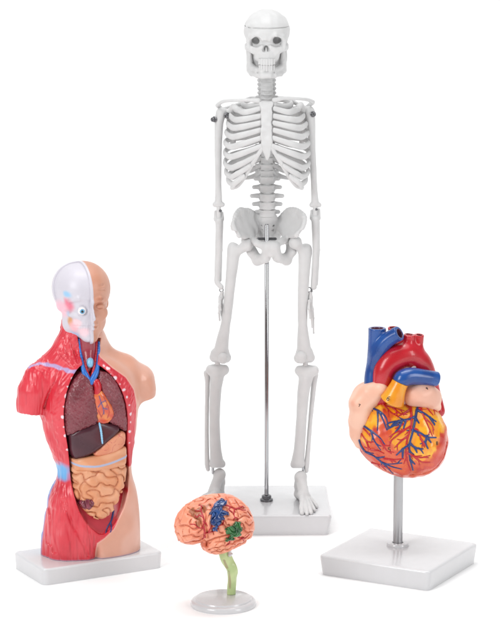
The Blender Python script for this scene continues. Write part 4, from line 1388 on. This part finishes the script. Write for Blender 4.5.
        # ear
        e = ell(q, (25.4, 5, -7), (2.6, 5.0, 8.0), rotm(0.15, 0, -0.25))
        e = smax(e, -ell(q, (27.6, 3.6, -6), (1.6, 2.8, 4.6)), 1)
        d = smin(d, e, 1.5)
        return d
    spots = [((66.5, 294.5), 4.5, '#8cc2e6', (0.5, 1, 2.4)), ((68.2, 305), 6.0, '#e25a78', (1, 1, 0.8)), ((70.2, 321), 3.8, '#d08a2c', (1.6, 1, 0.5)), ((67.6, 314), 3.0, '#9cc8e4', (1, 1, 1)), ((60.5, 309), 6.5, '#f0b6c4', (1, .3, .7)), ((75, 334), 4.0, '#a9c8e8', (0.6, 1, 1.3)), ((73.5, 327), 4.5, '#f2b4bc', (1, 1, .6)), ((84, 332), 5.0, '#f5cdd4', (1, 1, 1.2)), ((77, 323), 4, '#f6ccd2', (1, 1, 1))]
    sp3 = []
    for (x, y), r, h, an in spots:
        p = hit(lambda P: head(P), x, y)
        if p is not None:
            sp3.append(((p - hc) @ Rt, r, h, an))
    def head_paint(v):
        q = hq(v); n = len(v)
        sk = mixc(TT(n, '#c88d74'), TT(n, '#cf9a84'), sstep(-1, 1, waves(q, 25, 3, 8)))
        sk = mixc(sk, TT(n, '#cf8a6c'), sstep(5, 1, np.sqrt(((q - np.array([0, -29, -22.5], f4)) ** 2 * np.array([.5, .6, 1.4], f4)).sum(1))) * 0.5)
        for c_, r_, an_ in (((9.6, -28.6, -6.2), 3.0, (0.45, .3, 4.0)), ((9.5, -28.4, 3.2), 3.4, (0.3, .3, 2.6)), ((0, -30.4, -22.4), 2.6, (0.25, .3, 6.0))):
            e = np.sqrt(((q - np.array(c_, f4)) ** 2 * np.array(an_, f4)).sum(1))
            sk = mixc(sk, TT(n, '#9c5c44'), sstep(r_, r_ * 0.3, e) * 0.55)
        wh = TT(n, '#cdc9d2')
        for c, r, h, an in sp3:
            e = np.sqrt(((q - c.astype(f4)) ** 2 * np.array(an, f4)).sum(1)) + 0.25 * waves(q, 6, 9, 6)
            wh = mixc(wh, TT(n, h), sstep(r * 1.5, r * 0.4, e) * 0.85)
        side = np.maximum(q[:, 0] - 2.6, q[:, 1] - 8.5 - 0.3 * (np.maximum(q[:, 2], -4) - 5))
        side = np.where(q[:, 2] < -30, np.maximum(side, -27 - q[:, 2] * 1.0 - 22), side)
        side = np.minimum(side, np.maximum(np.maximum(q[:, 0] + 0.5, q[:, 1] - 9), q[:, 2] + 7))
        neck = sstep(-30, -34, q[:, 2]) * sstep(-12, -4, q[:, 1])
        col = mixc(sk, wh, sstep(0.35, -0.35, side))
        left = sstep(2, -2, q[:, 0]) * sstep(-16, -24, q[:, 2]) * sstep(-7, 1, q[:, 1])
        return mixc(col, TT(n, '#d94a56'), np.maximum(left, neck * sstep(2, -2, q[:, 0])))
    hd = solid('head', head, hc - [36, 42, 50], hc + [36, 42, 40], 0.48, M['satin_skin'], T, org, head_paint)
    ec = HW_(eyel + np.array([0, 1.5, 0]))
    view = CAM - ec; view /= np.linalg.norm(view)
    vl = Rt.T @ (view)
    look = HW_(np.array([0.0, 0, 0])) - hc
    ld = Rt @ np.array([-0.18, -1.0, -0.02]); ld /= np.linalg.norm(ld)
    def eye(P):
        return ball(P, ec, 3.9)
    def eye_paint(v):
        q = (v - ec.astype(f4)) / 3.9
        c = q @ ld.astype(f4); n = len(v)
        ang = np.arccos(np.clip(c, -1, 1))
        col = TT(n, '#f2f0f0')
        col = mixc(col, TT(n, '#6fb6dc'), sstep(0.66, 0.60, ang))
        col = mixc(col, TT(n, '#2c6e9c'), sstep(0.66, 0.60, ang) * sstep(0.48, 0.6, ang))
        return mixc(col, TT(n, '#0c0d10'), sstep(0.36, 0.30, ang))
    solid('eyeball', eye, ec - 5.5, ec + 5.5, 0.22, M['glossy'], hd, org, eye_paint)


VES2 = {}
M['torso'] = material('torso_painted_plastic', None, 0.34, 0.35, bump=0.1, bscale=420, mottle=0.03, coat_rough=0.18)
M['satin_skin'] = material('skin_painted_plastic', None, 0.42, 0.12, bump=0.1, bscale=500, mottle=0.02, coat_rough=0.3)

if want('torso'):
    build_torso()
# ------------------------------------------------------------------ the large heart on its rod
def build_heart():
    ZB = 19.5
    ctr, half, yaw = base_from_corners((321.2, 556.5), (430.4, 567.8), (475.2, 541.2), ZB)
    org = np.array([ctr[0], ctr[1], 0.0])
    T = thing('heart_model', 'large painted human heart with blue and red vessels on a steel rod and square base', 'heart model', org)
    slab('base', [ctr[0], ctr[1], 0], (half[0] + 4.5, half[1] + 4.5), yaw, ZB, M['base'], T, org, bevel=3.0, taper=-2.2)
    rc = onz(397.8, 545.5, ZB); rc[2] = 0
    Yh = rc[1]
    k = lambda x, y, Y=0.0: at(x, y, Yh + Y)
    lathe('rod', [(0, ZB - 1), (4.55, ZB - 1), (4.55, k(398, 466)[2]), (0, k(398, 466)[2])], rc, M['brushed'], T, org, 40)
    lathe('rod_collar', [(0, ZB), (10.6, ZB), (10.6, ZB + 1.6), (9.8, ZB + 2.8), (8.4, ZB + 3.2), (5.2, ZB + 3.2), (5.2, ZB + 2.0), (0, ZB + 2.0)], rc, M['base'], T, org, 48)

    n = np.array([0.05, -1.0, 0.14]); n /= np.linalg.norm(n)
    ux = np.cross([0, 0, 1.0], n) * 1.0
    ux /= np.linalg.norm(ux)
    if ux[0] < 0:
        ux = -ux
    uz = np.cross(n, ux)
    if uz[2] < 0:
        uz = -uz
    hc = k(404, 438, 0)
    n3, ux3, uz3 = n.astype(f4), ux.astype(f4), uz.astype(f4)
    flat = lambda pts: to_plane([tuple(p) for p in spline(np.array([(x, y, 0) for x, y in pts]), 3)[:, :2]], hc, n, ux, uz)
    raw = lambda pts: to_plane(pts, hc, n, ux, uz)
    def uvw(P):
        q = P - hc.astype(f4)
        return np.stack([q @ ux3, q @ uz3], 1), q @ n3
    VO = flat([(377, 397), (366.5, 410), (360, 425), (357.5, 440), (361, 452), (368, 460.5), (379, 469), (392, 475), (406, 477.6), (420, 477), (433, 472), (442, 463), (447, 450), (448, 438), (446, 426), (441, 416), (435, 407), (424, 401), (412, 400), (400, 401), (388, 400), (377, 397)][:-1])
    seam = flat([(408, 473.5), (420, 472.5), (431, 468.5), (439.5, 460), (444, 450), (445.6, 441)])
    furrow = flat([(416, 404), (414, 418), (411.5, 432), (408.5, 446), (408.5, 458), (412, 472)])
    RV, HWV = 30.0, 27.0
    def vent0(P):
        uv, t = uvw(P)
        p = poly2(uv, VO)
        x = np.maximum(p + RV, 0); tt = t * (RV / HWV)
        return np.sqrt(x * x + tt * tt + 1e-4) - RV
    def vent(P):
        uv, t = uvw(P)
        d = vent0(P)
        near = np.abs(d) < 3
        if near.any():
            fr = sstep(2, 8, t[near]); q = P[near]
            d[near] += fr * (0.8 * np.exp(-(line2(uv[near], seam) / 0.5) ** 2) + 0.7 * np.exp(-(line2(uv[near], furrow) / 3.0) ** 2)) + 0.22 * waves(q, 10, 14, 10)
        return d
    fat = [flat(x) for x in (
        [(378, 398), (371, 403), (366, 411), (361.5, 424), (360.5, 438), (364, 442), (368, 438), (371, 426), (376, 418), (378, 408), (384, 404)],
        [(379, 400), (392, 403), (408, 407), (424, 403), (436, 409), (441, 418), (443, 427), (437, 430), (433, 440), (428, 452), (419, 459), (411, 456), (405, 448), (397, 444), (389, 441), (390, 432), (387, 424), (391, 415), (386, 408)])]
    blue = {
        1: [[(436, 408), (429, 404), (421.5, 405), (417.3, 409), (415.6, 417), (414.4, 424), (412.4, 433), (409.6, 444), (409.4, 453), (410.6, 461), (413, 470)],
            [(415.5, 416.5), (408, 419.5), (399, 421), (390, 422.5), (387, 424.6)], [(402, 420.5), (399.6, 427), (395.4, 432)], [(399, 421), (393, 426), (387.6, 429)], [(406, 420), (403.6, 428.5)],
            [(409.5, 444.5), (403, 449), (396.5, 455)], [(403, 449), (402.6, 457.5)], [(414, 430.5), (421, 433.5), (427, 437), (436, 437.6)], [(427, 437), (425.6, 443), (428, 448.5)], [(427, 437), (431, 442.5)],
            [(410, 443), (415, 447.5), (423, 449)], [(415, 447.5), (417, 452.5)], [(417, 410), (425, 414), (430, 417.5), (436, 421.5)], [(430, 417.5), (434.5, 425)], [(415, 417), (419, 423)], [(410.5, 460), (414.8, 464)]],
        2: [[(368.4, 406), (373, 408.4), (378.6, 410.8), (384, 415), (387, 420.5), (388, 428.5)], [(377.6, 410.6), (378, 420), (377.4, 430.5)], [(379, 411), (383.6, 421), (387, 430)]],
        3: [[(360.4, 423.6), (366, 427.5), (374, 433), (380, 438), (385, 444.8)], [(371, 431), (374, 440), (380.6, 450)]],
        4: [[(359.4, 440), (361.4, 446), (366, 452), (373, 455.4), (378, 459), (383, 462.6), (390, 464), (402, 463)], [(383, 462.6), (392, 466.6), (401.5, 469)], [(378, 459), (386, 466), (393, 473.6)], [(366, 452), (373.4, 453.4)], [(377, 458.4), (384.4, 456.6)]],
    }
    red = {
        1: [[(377.4, 399.6), (372, 409), (365, 417), (361.6, 428), (361, 437)], [(362, 427), (367, 432), (370, 436)], [(361.6, 434), (366, 440), (371, 443)]],
        2: [[(410.4, 406), (411.6, 417), (411, 427), (407.4, 439), (406, 452), (407.6, 462), (411, 471)], [(411, 426), (403, 431), (394, 438), (389.6, 442)], [(407.6, 436), (400.6, 441.6), (394.8, 447.6)], [(403, 431), (396.6, 432), (389.4, 437)], [(411.4, 416), (404, 423.6), (395.4, 428.5)],
            [(410.6, 409), (404.4, 413), (399, 416)], [(406, 452), (413, 455.6), (421, 457.6), (430, 455.6)], [(413, 455.6), (421, 461.6), (430, 462.4)], [(410.6, 428), (417.6, 430), (421, 439), (424.4, 447)], [(421, 439), (426, 446)]],
        3: [[(379, 402.6), (386, 405.6), (394, 408), (404, 410.6)], [(384, 405), (390.6, 412), (398.6, 417)], [(393, 408), (400, 413.4), (407, 414.6)]],
        4: [[(418.6, 409), (424, 406.6), (430, 407.4), (437.4, 412)], [(420.6, 408.6), (424.6, 418), (428.6, 427), (432.4, 436)], [(424.6, 418), (431, 423.6), (434, 430)], [(426, 407), (433, 415)]],
        5: [[(366.6, 441.4), (370, 449), (378, 450.6), (384, 453.4)], [(370, 449), (364.6, 447)]],
        6: [[(380.4, 440), (385.6, 449), (391.4, 453.6)], [(383, 445), (390, 446)]],
        7: [[(384, 458.6), (394, 459.6), (403.6, 458.6)], [(390, 459.4), (396, 462)]],
        8: [[(372, 462.6), (380, 465), (386, 470.4)], [(380, 465), (390, 468.4)]],
    }
    rng = np.random.default_rng(4)
    n0 = {(i, k_): len(t) for i, D in enumerate((blue, red)) for k_, t in D.items()}
    for D in (blue, red):
        for key, t in D.items():
            for b in list(t):
                L = sum(math.dist(p, q) for p, q in zip(b[:-1], b[1:]))
                sg_ = 1
                for p, q in zip(b[:-1], b[1:]):
                    if L < 10 or math.dist(p, q) < 4.2 or rng.random() < (0.6 if D is blue else 0.35):
                        continue
                    an = math.atan2(q[1] - p[1], q[0] - p[0]) + sg_ * rng.uniform(0.45, 0.8)
                    sg_ = -sg_
                    u = rng.uniform(0.3, 0.7); x, y = p[0] + (q[0] - p[0]) * u, p[1] + (q[1] - p[1]) * u
                    l = rng.uniform(4.0, 7.5); bend = rng.uniform(-0.4, 0.4)
                    m1 = (x + 0.5 * l * math.cos(an), y + 0.5 * l * math.sin(an))
                    e1 = (m1[0] + 0.5 * l * math.cos(an + bend), m1[1] + 0.5 * l * math.sin(an + bend))
                    if 366 < e1[0] < 441 and 408 < e1[1] < 468:
                        t.append([(x, y), m1, e1])
    netw = [flat(b) for D in (blue, red) for t in D.values() for b in t]
    TT = lambda m, h: np.tile(lin(h), (m, 1))
    def vpaint(v):
        uv, t = uvw(v); m = len(v)
        w = waves(v, 9, 3, 10); w2 = waves(v, 22, 4, 10)
        col = mixc(TT(m, '#cc3e2a'), TT(m, '#d85a38'), sstep(-1.2, 1.2, w2))
        col = mixc(col, TT(m, '#b92e26'), sstep(0.3, 1.9, waves(v, 14, 5, 10)) * 0.6)
        fd = np.minimum(poly2(uv, fat[0]), poly2(uv, fat[1])) + 1.0 * w + 0.6 * waves(v, 5, 8, 10)
        f = sstep(3.4, -1.0, fd) * sstep(0, 5, t)
        col = mixc(col, mixc(TT(m, '#f2a414'), TT(m, '#f6ba30'), sstep(-1, 1, w2)), f)
        nd = np.full(m, 1e9, f4)
        for p in netw:
            nd = np.minimum(nd, line2(uv, p))
        # an orange halo of overspray beside the painted vessels
        return mixc(col, TT(m, '#e06a2e'), sstep(2.6, 0.8, nd) * sstep(0, 5, t) * 0.4)
    vt = solid('ventricles', vent, hc - [56, 40, 50], hc + [56, 40, 50], 0.6, M['heart'], T, org, vpaint)
    def on(pts, f=vent):
        out = []
        for x, y in [tuple(p) for p in spline(np.array([(x, y, 0) for x, y in pts]), 5)[:, :2]]:
            h = hit(f, x, y, 2100, 2800)
            if h is not None:
                out.append(h)
        return out
    for D, c, r, nm, di in ((red, '#b8121e', 1.12, 'coronary_artery', 1), (blue, '#173472', 1.2, 'coronary_vein', 0)):
        for key, t in D.items():
            vessel(nm, [on(b) for b in t], r * (1.3 if key == 1 and nm.endswith('vein') else (1.15 if key == 2 and nm.endswith('artery') else 1.0)), c, vt, org, taper=0.45, thin=n0[(di, key)])

    # --- atria
    def ra(P):
        d = tube(P, [k(381, 388, -9), k(371, 394, -6), k(362, 404, -3), k(359.6, 420, -3), k(359.0, 434, -3), k(360.2, 443, -3)], [7.2, 9.6, 11.6, 9.8, 7.6, 5.0], 5)
        d = smin(d, ell(P, k(368, 396, 6), (14, 17, 14)), 6)
        return d + 0.25 * waves(P, 14, 7, 8)
    def pinkp(a, b):
        def f(v):
            return mixc(mixc(TT(len(v), a), TT(len(v), b), sstep(-1, 1, waves(v, 20, 9, 8))), TT(len(v), '#e8947c'), sstep(0.8, 2.2, waves(v, 13, 19, 8)) * 0.35)
        return f
    solid('right_atrium', ra, k(364, 412) - [24, 30, 42], k(364, 412) + [32, 30, 34], 0.6, M['satin'], T, org, pinkp('#e8b49c', '#edbfa8'))
    def la(P):
        d = ell(P, k(419.5, 394, -4), (16.6, 15, 13.0))
        d = smin(d, ell(P, k(429.5, 399, 1), (11.5, 12, 11.5)), 5)
        d = smin(d, ball(P, k(437, 407, 4), 4.2), 5)
        return d + 0.3 * waves(P, 13, 17, 8)
    solid('left_atrium', la, k(421, 398) - [26, 28, 24], k(421, 398) + [26, 22, 24], 0.6, M['satin'], T, org, pinkp('#e6b09a', '#ecbea8'))

    # --- great vessels
    def trunkf(pts, rad, cuts=(), holes=(), kk=2.0, extra=(), n_=8, dep=3.0, reach=16):
        cv = spline(pts, n_); rr = list(np.interp(np.linspace(0, len(pts) - 1, len(cv)), np.arange(len(pts)), rad))
        ex = []
        for e, r in extra:
            c2 = spline(e, n_); ex.append((c2, list(np.interp(np.linspace(0, len(e) - 1, len(c2)), np.arange(len(e)), r))))
        def f(P):
            d = tube(P, list(cv), rr, 0.5)
            for c2, r2 in ex:
                d = smin(d, tube(P, list(c2), r2, 0.5), kk)
            for p, nn in cuts:
                nn = np.array(nn, float) / np.linalg.norm(nn)
                h = (P - p.astype(f4)) @ nn.astype(f4)
                far = np.sqrt(((P - p.astype(f4)) ** 2).sum(1)) - reach
                d = smax(d, np.where(far < 0, h, -1e3 + 0 * h), 0.8)
            for p, nn, r in holes:
                nn = np.array(nn, float) / np.linalg.norm(nn)
                d = smax(d, -cap(P, p + nn * 3, p - nn * dep, r, r * 0.9), 0.9)
            return d
        allp = np.vstack([cv] + [c for c, _ in ex]); R = max(list(rad) + [x for _, r in ex for x in r]) + 3
        lo, hi = box_of(allp, R)
        return f, lo, hi
    def holepaint(base, base2, holes, inner):
        def pt(v):
            c = mixc(TT(len(v), base), TT(len(v), base2), sstep(-1, 1, waves(v, 18, 6, 8)))
            for p, nn, r in holes:
                nn = np.array(nn, float) / np.linalg.norm(nn)
                q = v - p.astype(f4); h = q @ nn.astype(f4)
                rad = np.linalg.norm(q - h[:, None] * nn.astype(f4), axis=1)
                c = mixc(c, TT(len(v), inner), sstep(r + 0.5, r - 0.3, rad) * sstep(1.5, 0.5, np.abs(h) - 4))
            return c
        return pt
    UPV = (0, 0, 1.0)
    # superior vena cava with its left branch
    h1 = [(k(377.2, 328, 5), UPV, 6.0), (k(400, 333.2, -6), k(400, 333.2, -6) - k(390, 338, -1), 4.6)]
    f, lo, hi = trunkf([k(377.2, 322, 5), k(377, 340, 5), k(375.6, 362, 4), k(373.4, 376, 2), k(372.6, 390, 0)], [8.2, 8.2, 8.2, 8.2, 8.2],
                       cuts=[(h1[0][0], UPV), (h1[1][0], h1[1][1])], holes=h1, extra=[([k(374.6, 372, 1), k(377, 357, -1), k(383.5, 344.5, -2), k(392, 337, -4), k(403.5, 331.6, -8)], [5.0, 6.4, 6.9, 6.9, 6.9])], kk=2.5)
    solid('superior_vena_cava', f, lo, hi, 0.55, M['vesselp'], T, org, holepaint('#0d3f86', '#164c96', h1, '#5a2a3c'))
    # aorta with three branches
    h2 = [(k(409.6, 330.4, 3), (0.05, -0.15, 1), 3.3), (k(419.4, 334.6, 6), (0.1, -0.12, 1), 2.6), (k(393.4, 327.4, 12), (0, -0.1, 1), 3.6)]
    f, lo, hi = trunkf([k(380, 398, -3), k(382.4, 384, -4), k(385.6, 369, -3), k(394, 359.4, 0), (k(407, 354.8, 4)), k(418.4, 361.6, 8), k(426.2, 374, 11), (k(432.6, 392, 13)), k(438.4, 411, 10)], [9.0, 9.6, 11.0, 12.6, 13.0, 11.4, 9.2, 7.2, 6.4],
                       cuts=[(p, nn) for p, nn, r in h2], holes=h2, extra=[([k(408.4, 350, 4), k(409.2, 338, 3), k(409.8, 326, 3)], [6.0, 5.0, 4.9]), ([k(416, 353, 6), k(418.4, 344, 6), k(420, 330, 6)], [6, 4.4, 4.1]), ([k(397.6, 352, 8), k(394.8, 340, 11), k(393, 322, 12)], [6, 5.4, 5.2])], kk=4, dep=3.4)
    solid('aorta', f, lo, hi, 0.55, M['vesselp'], T, org, holepaint('#b8101f', '#c01a2b', h2, '#6a1420'))
    # pulmonary trunk (yellow) running into the blue artery
    ax = k(400.6, 382.3, -16) - k(392, 402, -17)
    f, lo, hi = trunkf([k(388, 411, -12), k(391.2, 403, -14.5), k(394.6, 394.6, -16), k(397.6, 388, -16.5), k(401, 381, -16)], [13.5, 12.0, 9.4, 8.0, 7.5], cuts=[(k(400.6, 382.4, -16), ax), (k(390.8, 403.5, -22), -ax + np.array([0, 0.25 * np.linalg.norm(ax), 0]))], reach=60)
    def yelp(v):
        z = (v - k(391, 404, -17).astype(f4)) @ (ax / np.linalg.norm(ax)).astype(f4)
        c = mixc(TT(len(v), '#e48d14'), TT(len(v), '#eaa426'), sstep(-1, 1, waves(v, 15, 3, 8)))
        return mixc(c, TT(len(v), '#dc6a30'), sstep(1, -5, z) * 0.5)
    pt_ = solid('pulmonary_trunk', f, lo, hi, 0.55, M['vesselp'], T, org, yelp)
    h3 = [(k(437, 378.4, -3), k(437, 378.4, -3) - k(425, 376.6, -8), 4.6)]
    f, lo, hi = trunkf([k(400.4, 382.8, -16), k(403.4, 378.4, -15.5), k(411, 376.2, -13), k(424, 377.2, -9), k(434, 378.6, -5), k(441, 379.4, -1)], [7.6, 8.2, 8.0, 7.2, 6.8, 6.6], cuts=[(h3[0][0], h3[0][1]), (k(400.6, 382.4, -16), -ax)], holes=h3)
    solid('pulmonary_artery', f, lo, hi, 0.55, M['vesselp'], T, org, holepaint('#0d3f86', '#164c96', h3, '#3c1a30'))
    # pale ligament between the arch and the artery
    rods('arterial_ligament', [k(412.5, 368.6, -8), k(415.6, 366.4, -1), k(416, 365, 3)], 1.6, 0.35, M['base'], T, org)

    # --- small printed numbers
    G = {'6': [(1.2, -3), (-0.6, -1.6), (-1.6, 0.6), (-1.2, 2.4), (0.2, 2.9), (1.5, 1.8), (1.2, 0.3), (-0.2, -0.1), (-1.5, 0.9)],
         '5': [(1.5, -2.8), (-1.0, -2.8), (-1.2, -0.5), (0.4, -0.7), (1.5, 0.4), (1.4, 2.0), (0.2, 2.8), (-1.3, 2.3)],
         '7': [(-1.3, -2.2), (1.3, -2.2), (0.3, 0.2), (-0.2, 2.4)],
         '8': [(0, -0.2), (-1.2, -1.2), (-0.9, -2.5), (0.3, -2.8), (1.3, -2.0), (1, -0.9), (-1, 0.6), (-1.4, 1.8), (-0.3, 2.8), (1.1, 2.3), (1.3, 1.0), (0, -0.2)],
         '1': [(-0.6, -1.6), (0.4, -2.6), (0.3, 2.6)],
         '9': [(1.2, -1.0), (0.4, -2.4), (-0.9, -2.2), (-1.2, -0.8), (-0.2, 0.1), (1.1, -0.6), (1.2, 0.8), (0.4, 2.6)]}
    trf = trunkf([k(389, 409, -16), k(391.4, 403, -17.5), k(394.6, 394.6, -17), k(397.6, 388, -16.5), k(401, 381, -16)], [12.5, 11.4, 8.6, 7.6, 7.3])[0]
    aof = trunkf([k(394, 359.4, 0), (k(407, 354.8, 4)), k(418.4, 361.6, 8), k(426.2, 374, 11)], [11.0, 11.4, 10.2, 8.6])[0]
    for ch, x, y, s, tilt, srf in (('6', 388.3, 398.4, 0.75, 0.3, trf), ('5', 389.2, 449.6, 0.72, 0, vent), ('8', 437, 443.2, 0.55, 0, vent), ('7', 359.4, 405.4, 0.5, 0.2, ra), ('1', 418.6, 353.0, 0.55, 0.2, aof), ('9', 427, 388.6, 0.45, -0.5, la)):
        c, sn = math.cos(tilt), math.sin(tilt)
        pts = [(x + s * (c * a - sn * b), y + s * (sn * a + c * b)) for a, b in G[ch]]
        P3 = [p for p in (hit(srf, *p) for p in [tuple(q) for q in spline(np.array([(a, b, 0) for a, b in pts]), 3)[:, :2]]) if p is not None]
        if len(P3) > 3:
            rods('printed_number', P3, 0.3, 0.2, M['ink'], T, org)


M['heart'] = material('heart_painted_plastic', None, 0.27, 0.45, bump=0.08, bscale=350, mottle=0.03, coat_rough=0.08)
M['vesselp'] = material('vessel_painted_plastic', None, 0.28, 0.4, bump=0.06, bscale=350, mottle=0.03, coat_rough=0.08)
M['brushed'] = material('brushed_steel', lin('#b4b4b6'), 0.3, metal=1.0, bump=0.05, bscale=800)
M['ink'] = material('printed_ink', lin('#1c1616'), 0.5)
if want('heart'):
    build_heart()
# ------------------------------------------------------------------ studio: white sweep, lamps, camera
def build_studio():
    bm = bmesh.new()
    prof = [(-6.0, 0.0), (0.7, 0.0)]
    for a in np.linspace(0, math.pi / 2, 24)[1:]:
        prof.append((0.7 + 0.9 * math.sin(a), 0.9 - 0.9 * math.cos(a)))
    prof.append((1.6, 5.0))
    rows = []
    for y, z in prof:
        rows.append([bm.verts.new((x, y, z)) for x in (-8.0, 8.0)])
    for a, b in zip(rows[:-1], rows[1:]):
        f = bm.faces.new([a[0], a[1], b[1], b[0]]); f.smooth = True
    me = bpy.data.meshes.new('ground'); bm.to_mesh(me); bm.free()
    me.materials.append(material('white_paper_sweep', (0.93, 0.93, 0.93), 0.9, spec=0.1))
    o = bpy.data.objects.new('ground', me); COL.objects.link(o); o['kind'] = 'structure'
    w = bpy.data.worlds.new('World'); SC.world = w; w.use_nodes = True
    bg = w.node_tree.nodes['Background']
    bg.inputs['Color'].default_value = (1, 1, 1, 1); bg.inputs['Strength'].default_value = WORLD

    def area(name, p, target, size, power, col=(1, 1, 1)):
        l = bpy.data.lights.new(name, 'AREA'); l.shape = 'RECTANGLE'; l.size, l.size_y = size; l.energy = power; l.color = col
        ob = bpy.data.objects.new(name, l); COL.objects.link(ob); ob.location = p
        ob.rotation_euler = (Vector(target) - Vector(p)).to_track_quat('-Z', 'Y').to_euler()
    for a in LAMPS:
        area(*a)
    c = bpy.data.cameras.new('camera'); co = bpy.data.objects.new('camera', c); COL.objects.link(co)
    co.location = Vector(CAM * S)
    co.rotation_euler = (math.pi / 2 - TH, 0, 0)
    c.sensor_fit = 'VERTICAL'; c.sensor_height = 36.0; c.lens = 36.0 * FPX / 641.0
    c.clip_start = 0.05; c.clip_end = 200
    SC.camera = co
    SC.view_settings.view_transform = 'Standard'; SC.view_settings.look = 'None'
    SC.view_settings.exposure = EXPO; SC.view_settings.gamma = 1.0
    SC.cycles.max_bounces = 8


WORLD = 0.26
EXPO = 0.0
LAMPS = [
    ('overhead_softbox', (0.0, -0.3, 5.0), (0, -0.1, 0), (4.0, 4.0), 91),
    ('backdrop_softbox', (0.0, 0.2, 4.6), (0, 1.5, 0.4), (3.2, 1.0), 64),
    ('key_softbox', (-1.3, -1.5, 1.2), (0, 0, 0.2), (0.8, 1.2), 23),
    ('fill_softbox', (1.6, -1.4, 0.9), (0, 0, 0.2), (0.6, 1.2), 13),
]
build_studio()
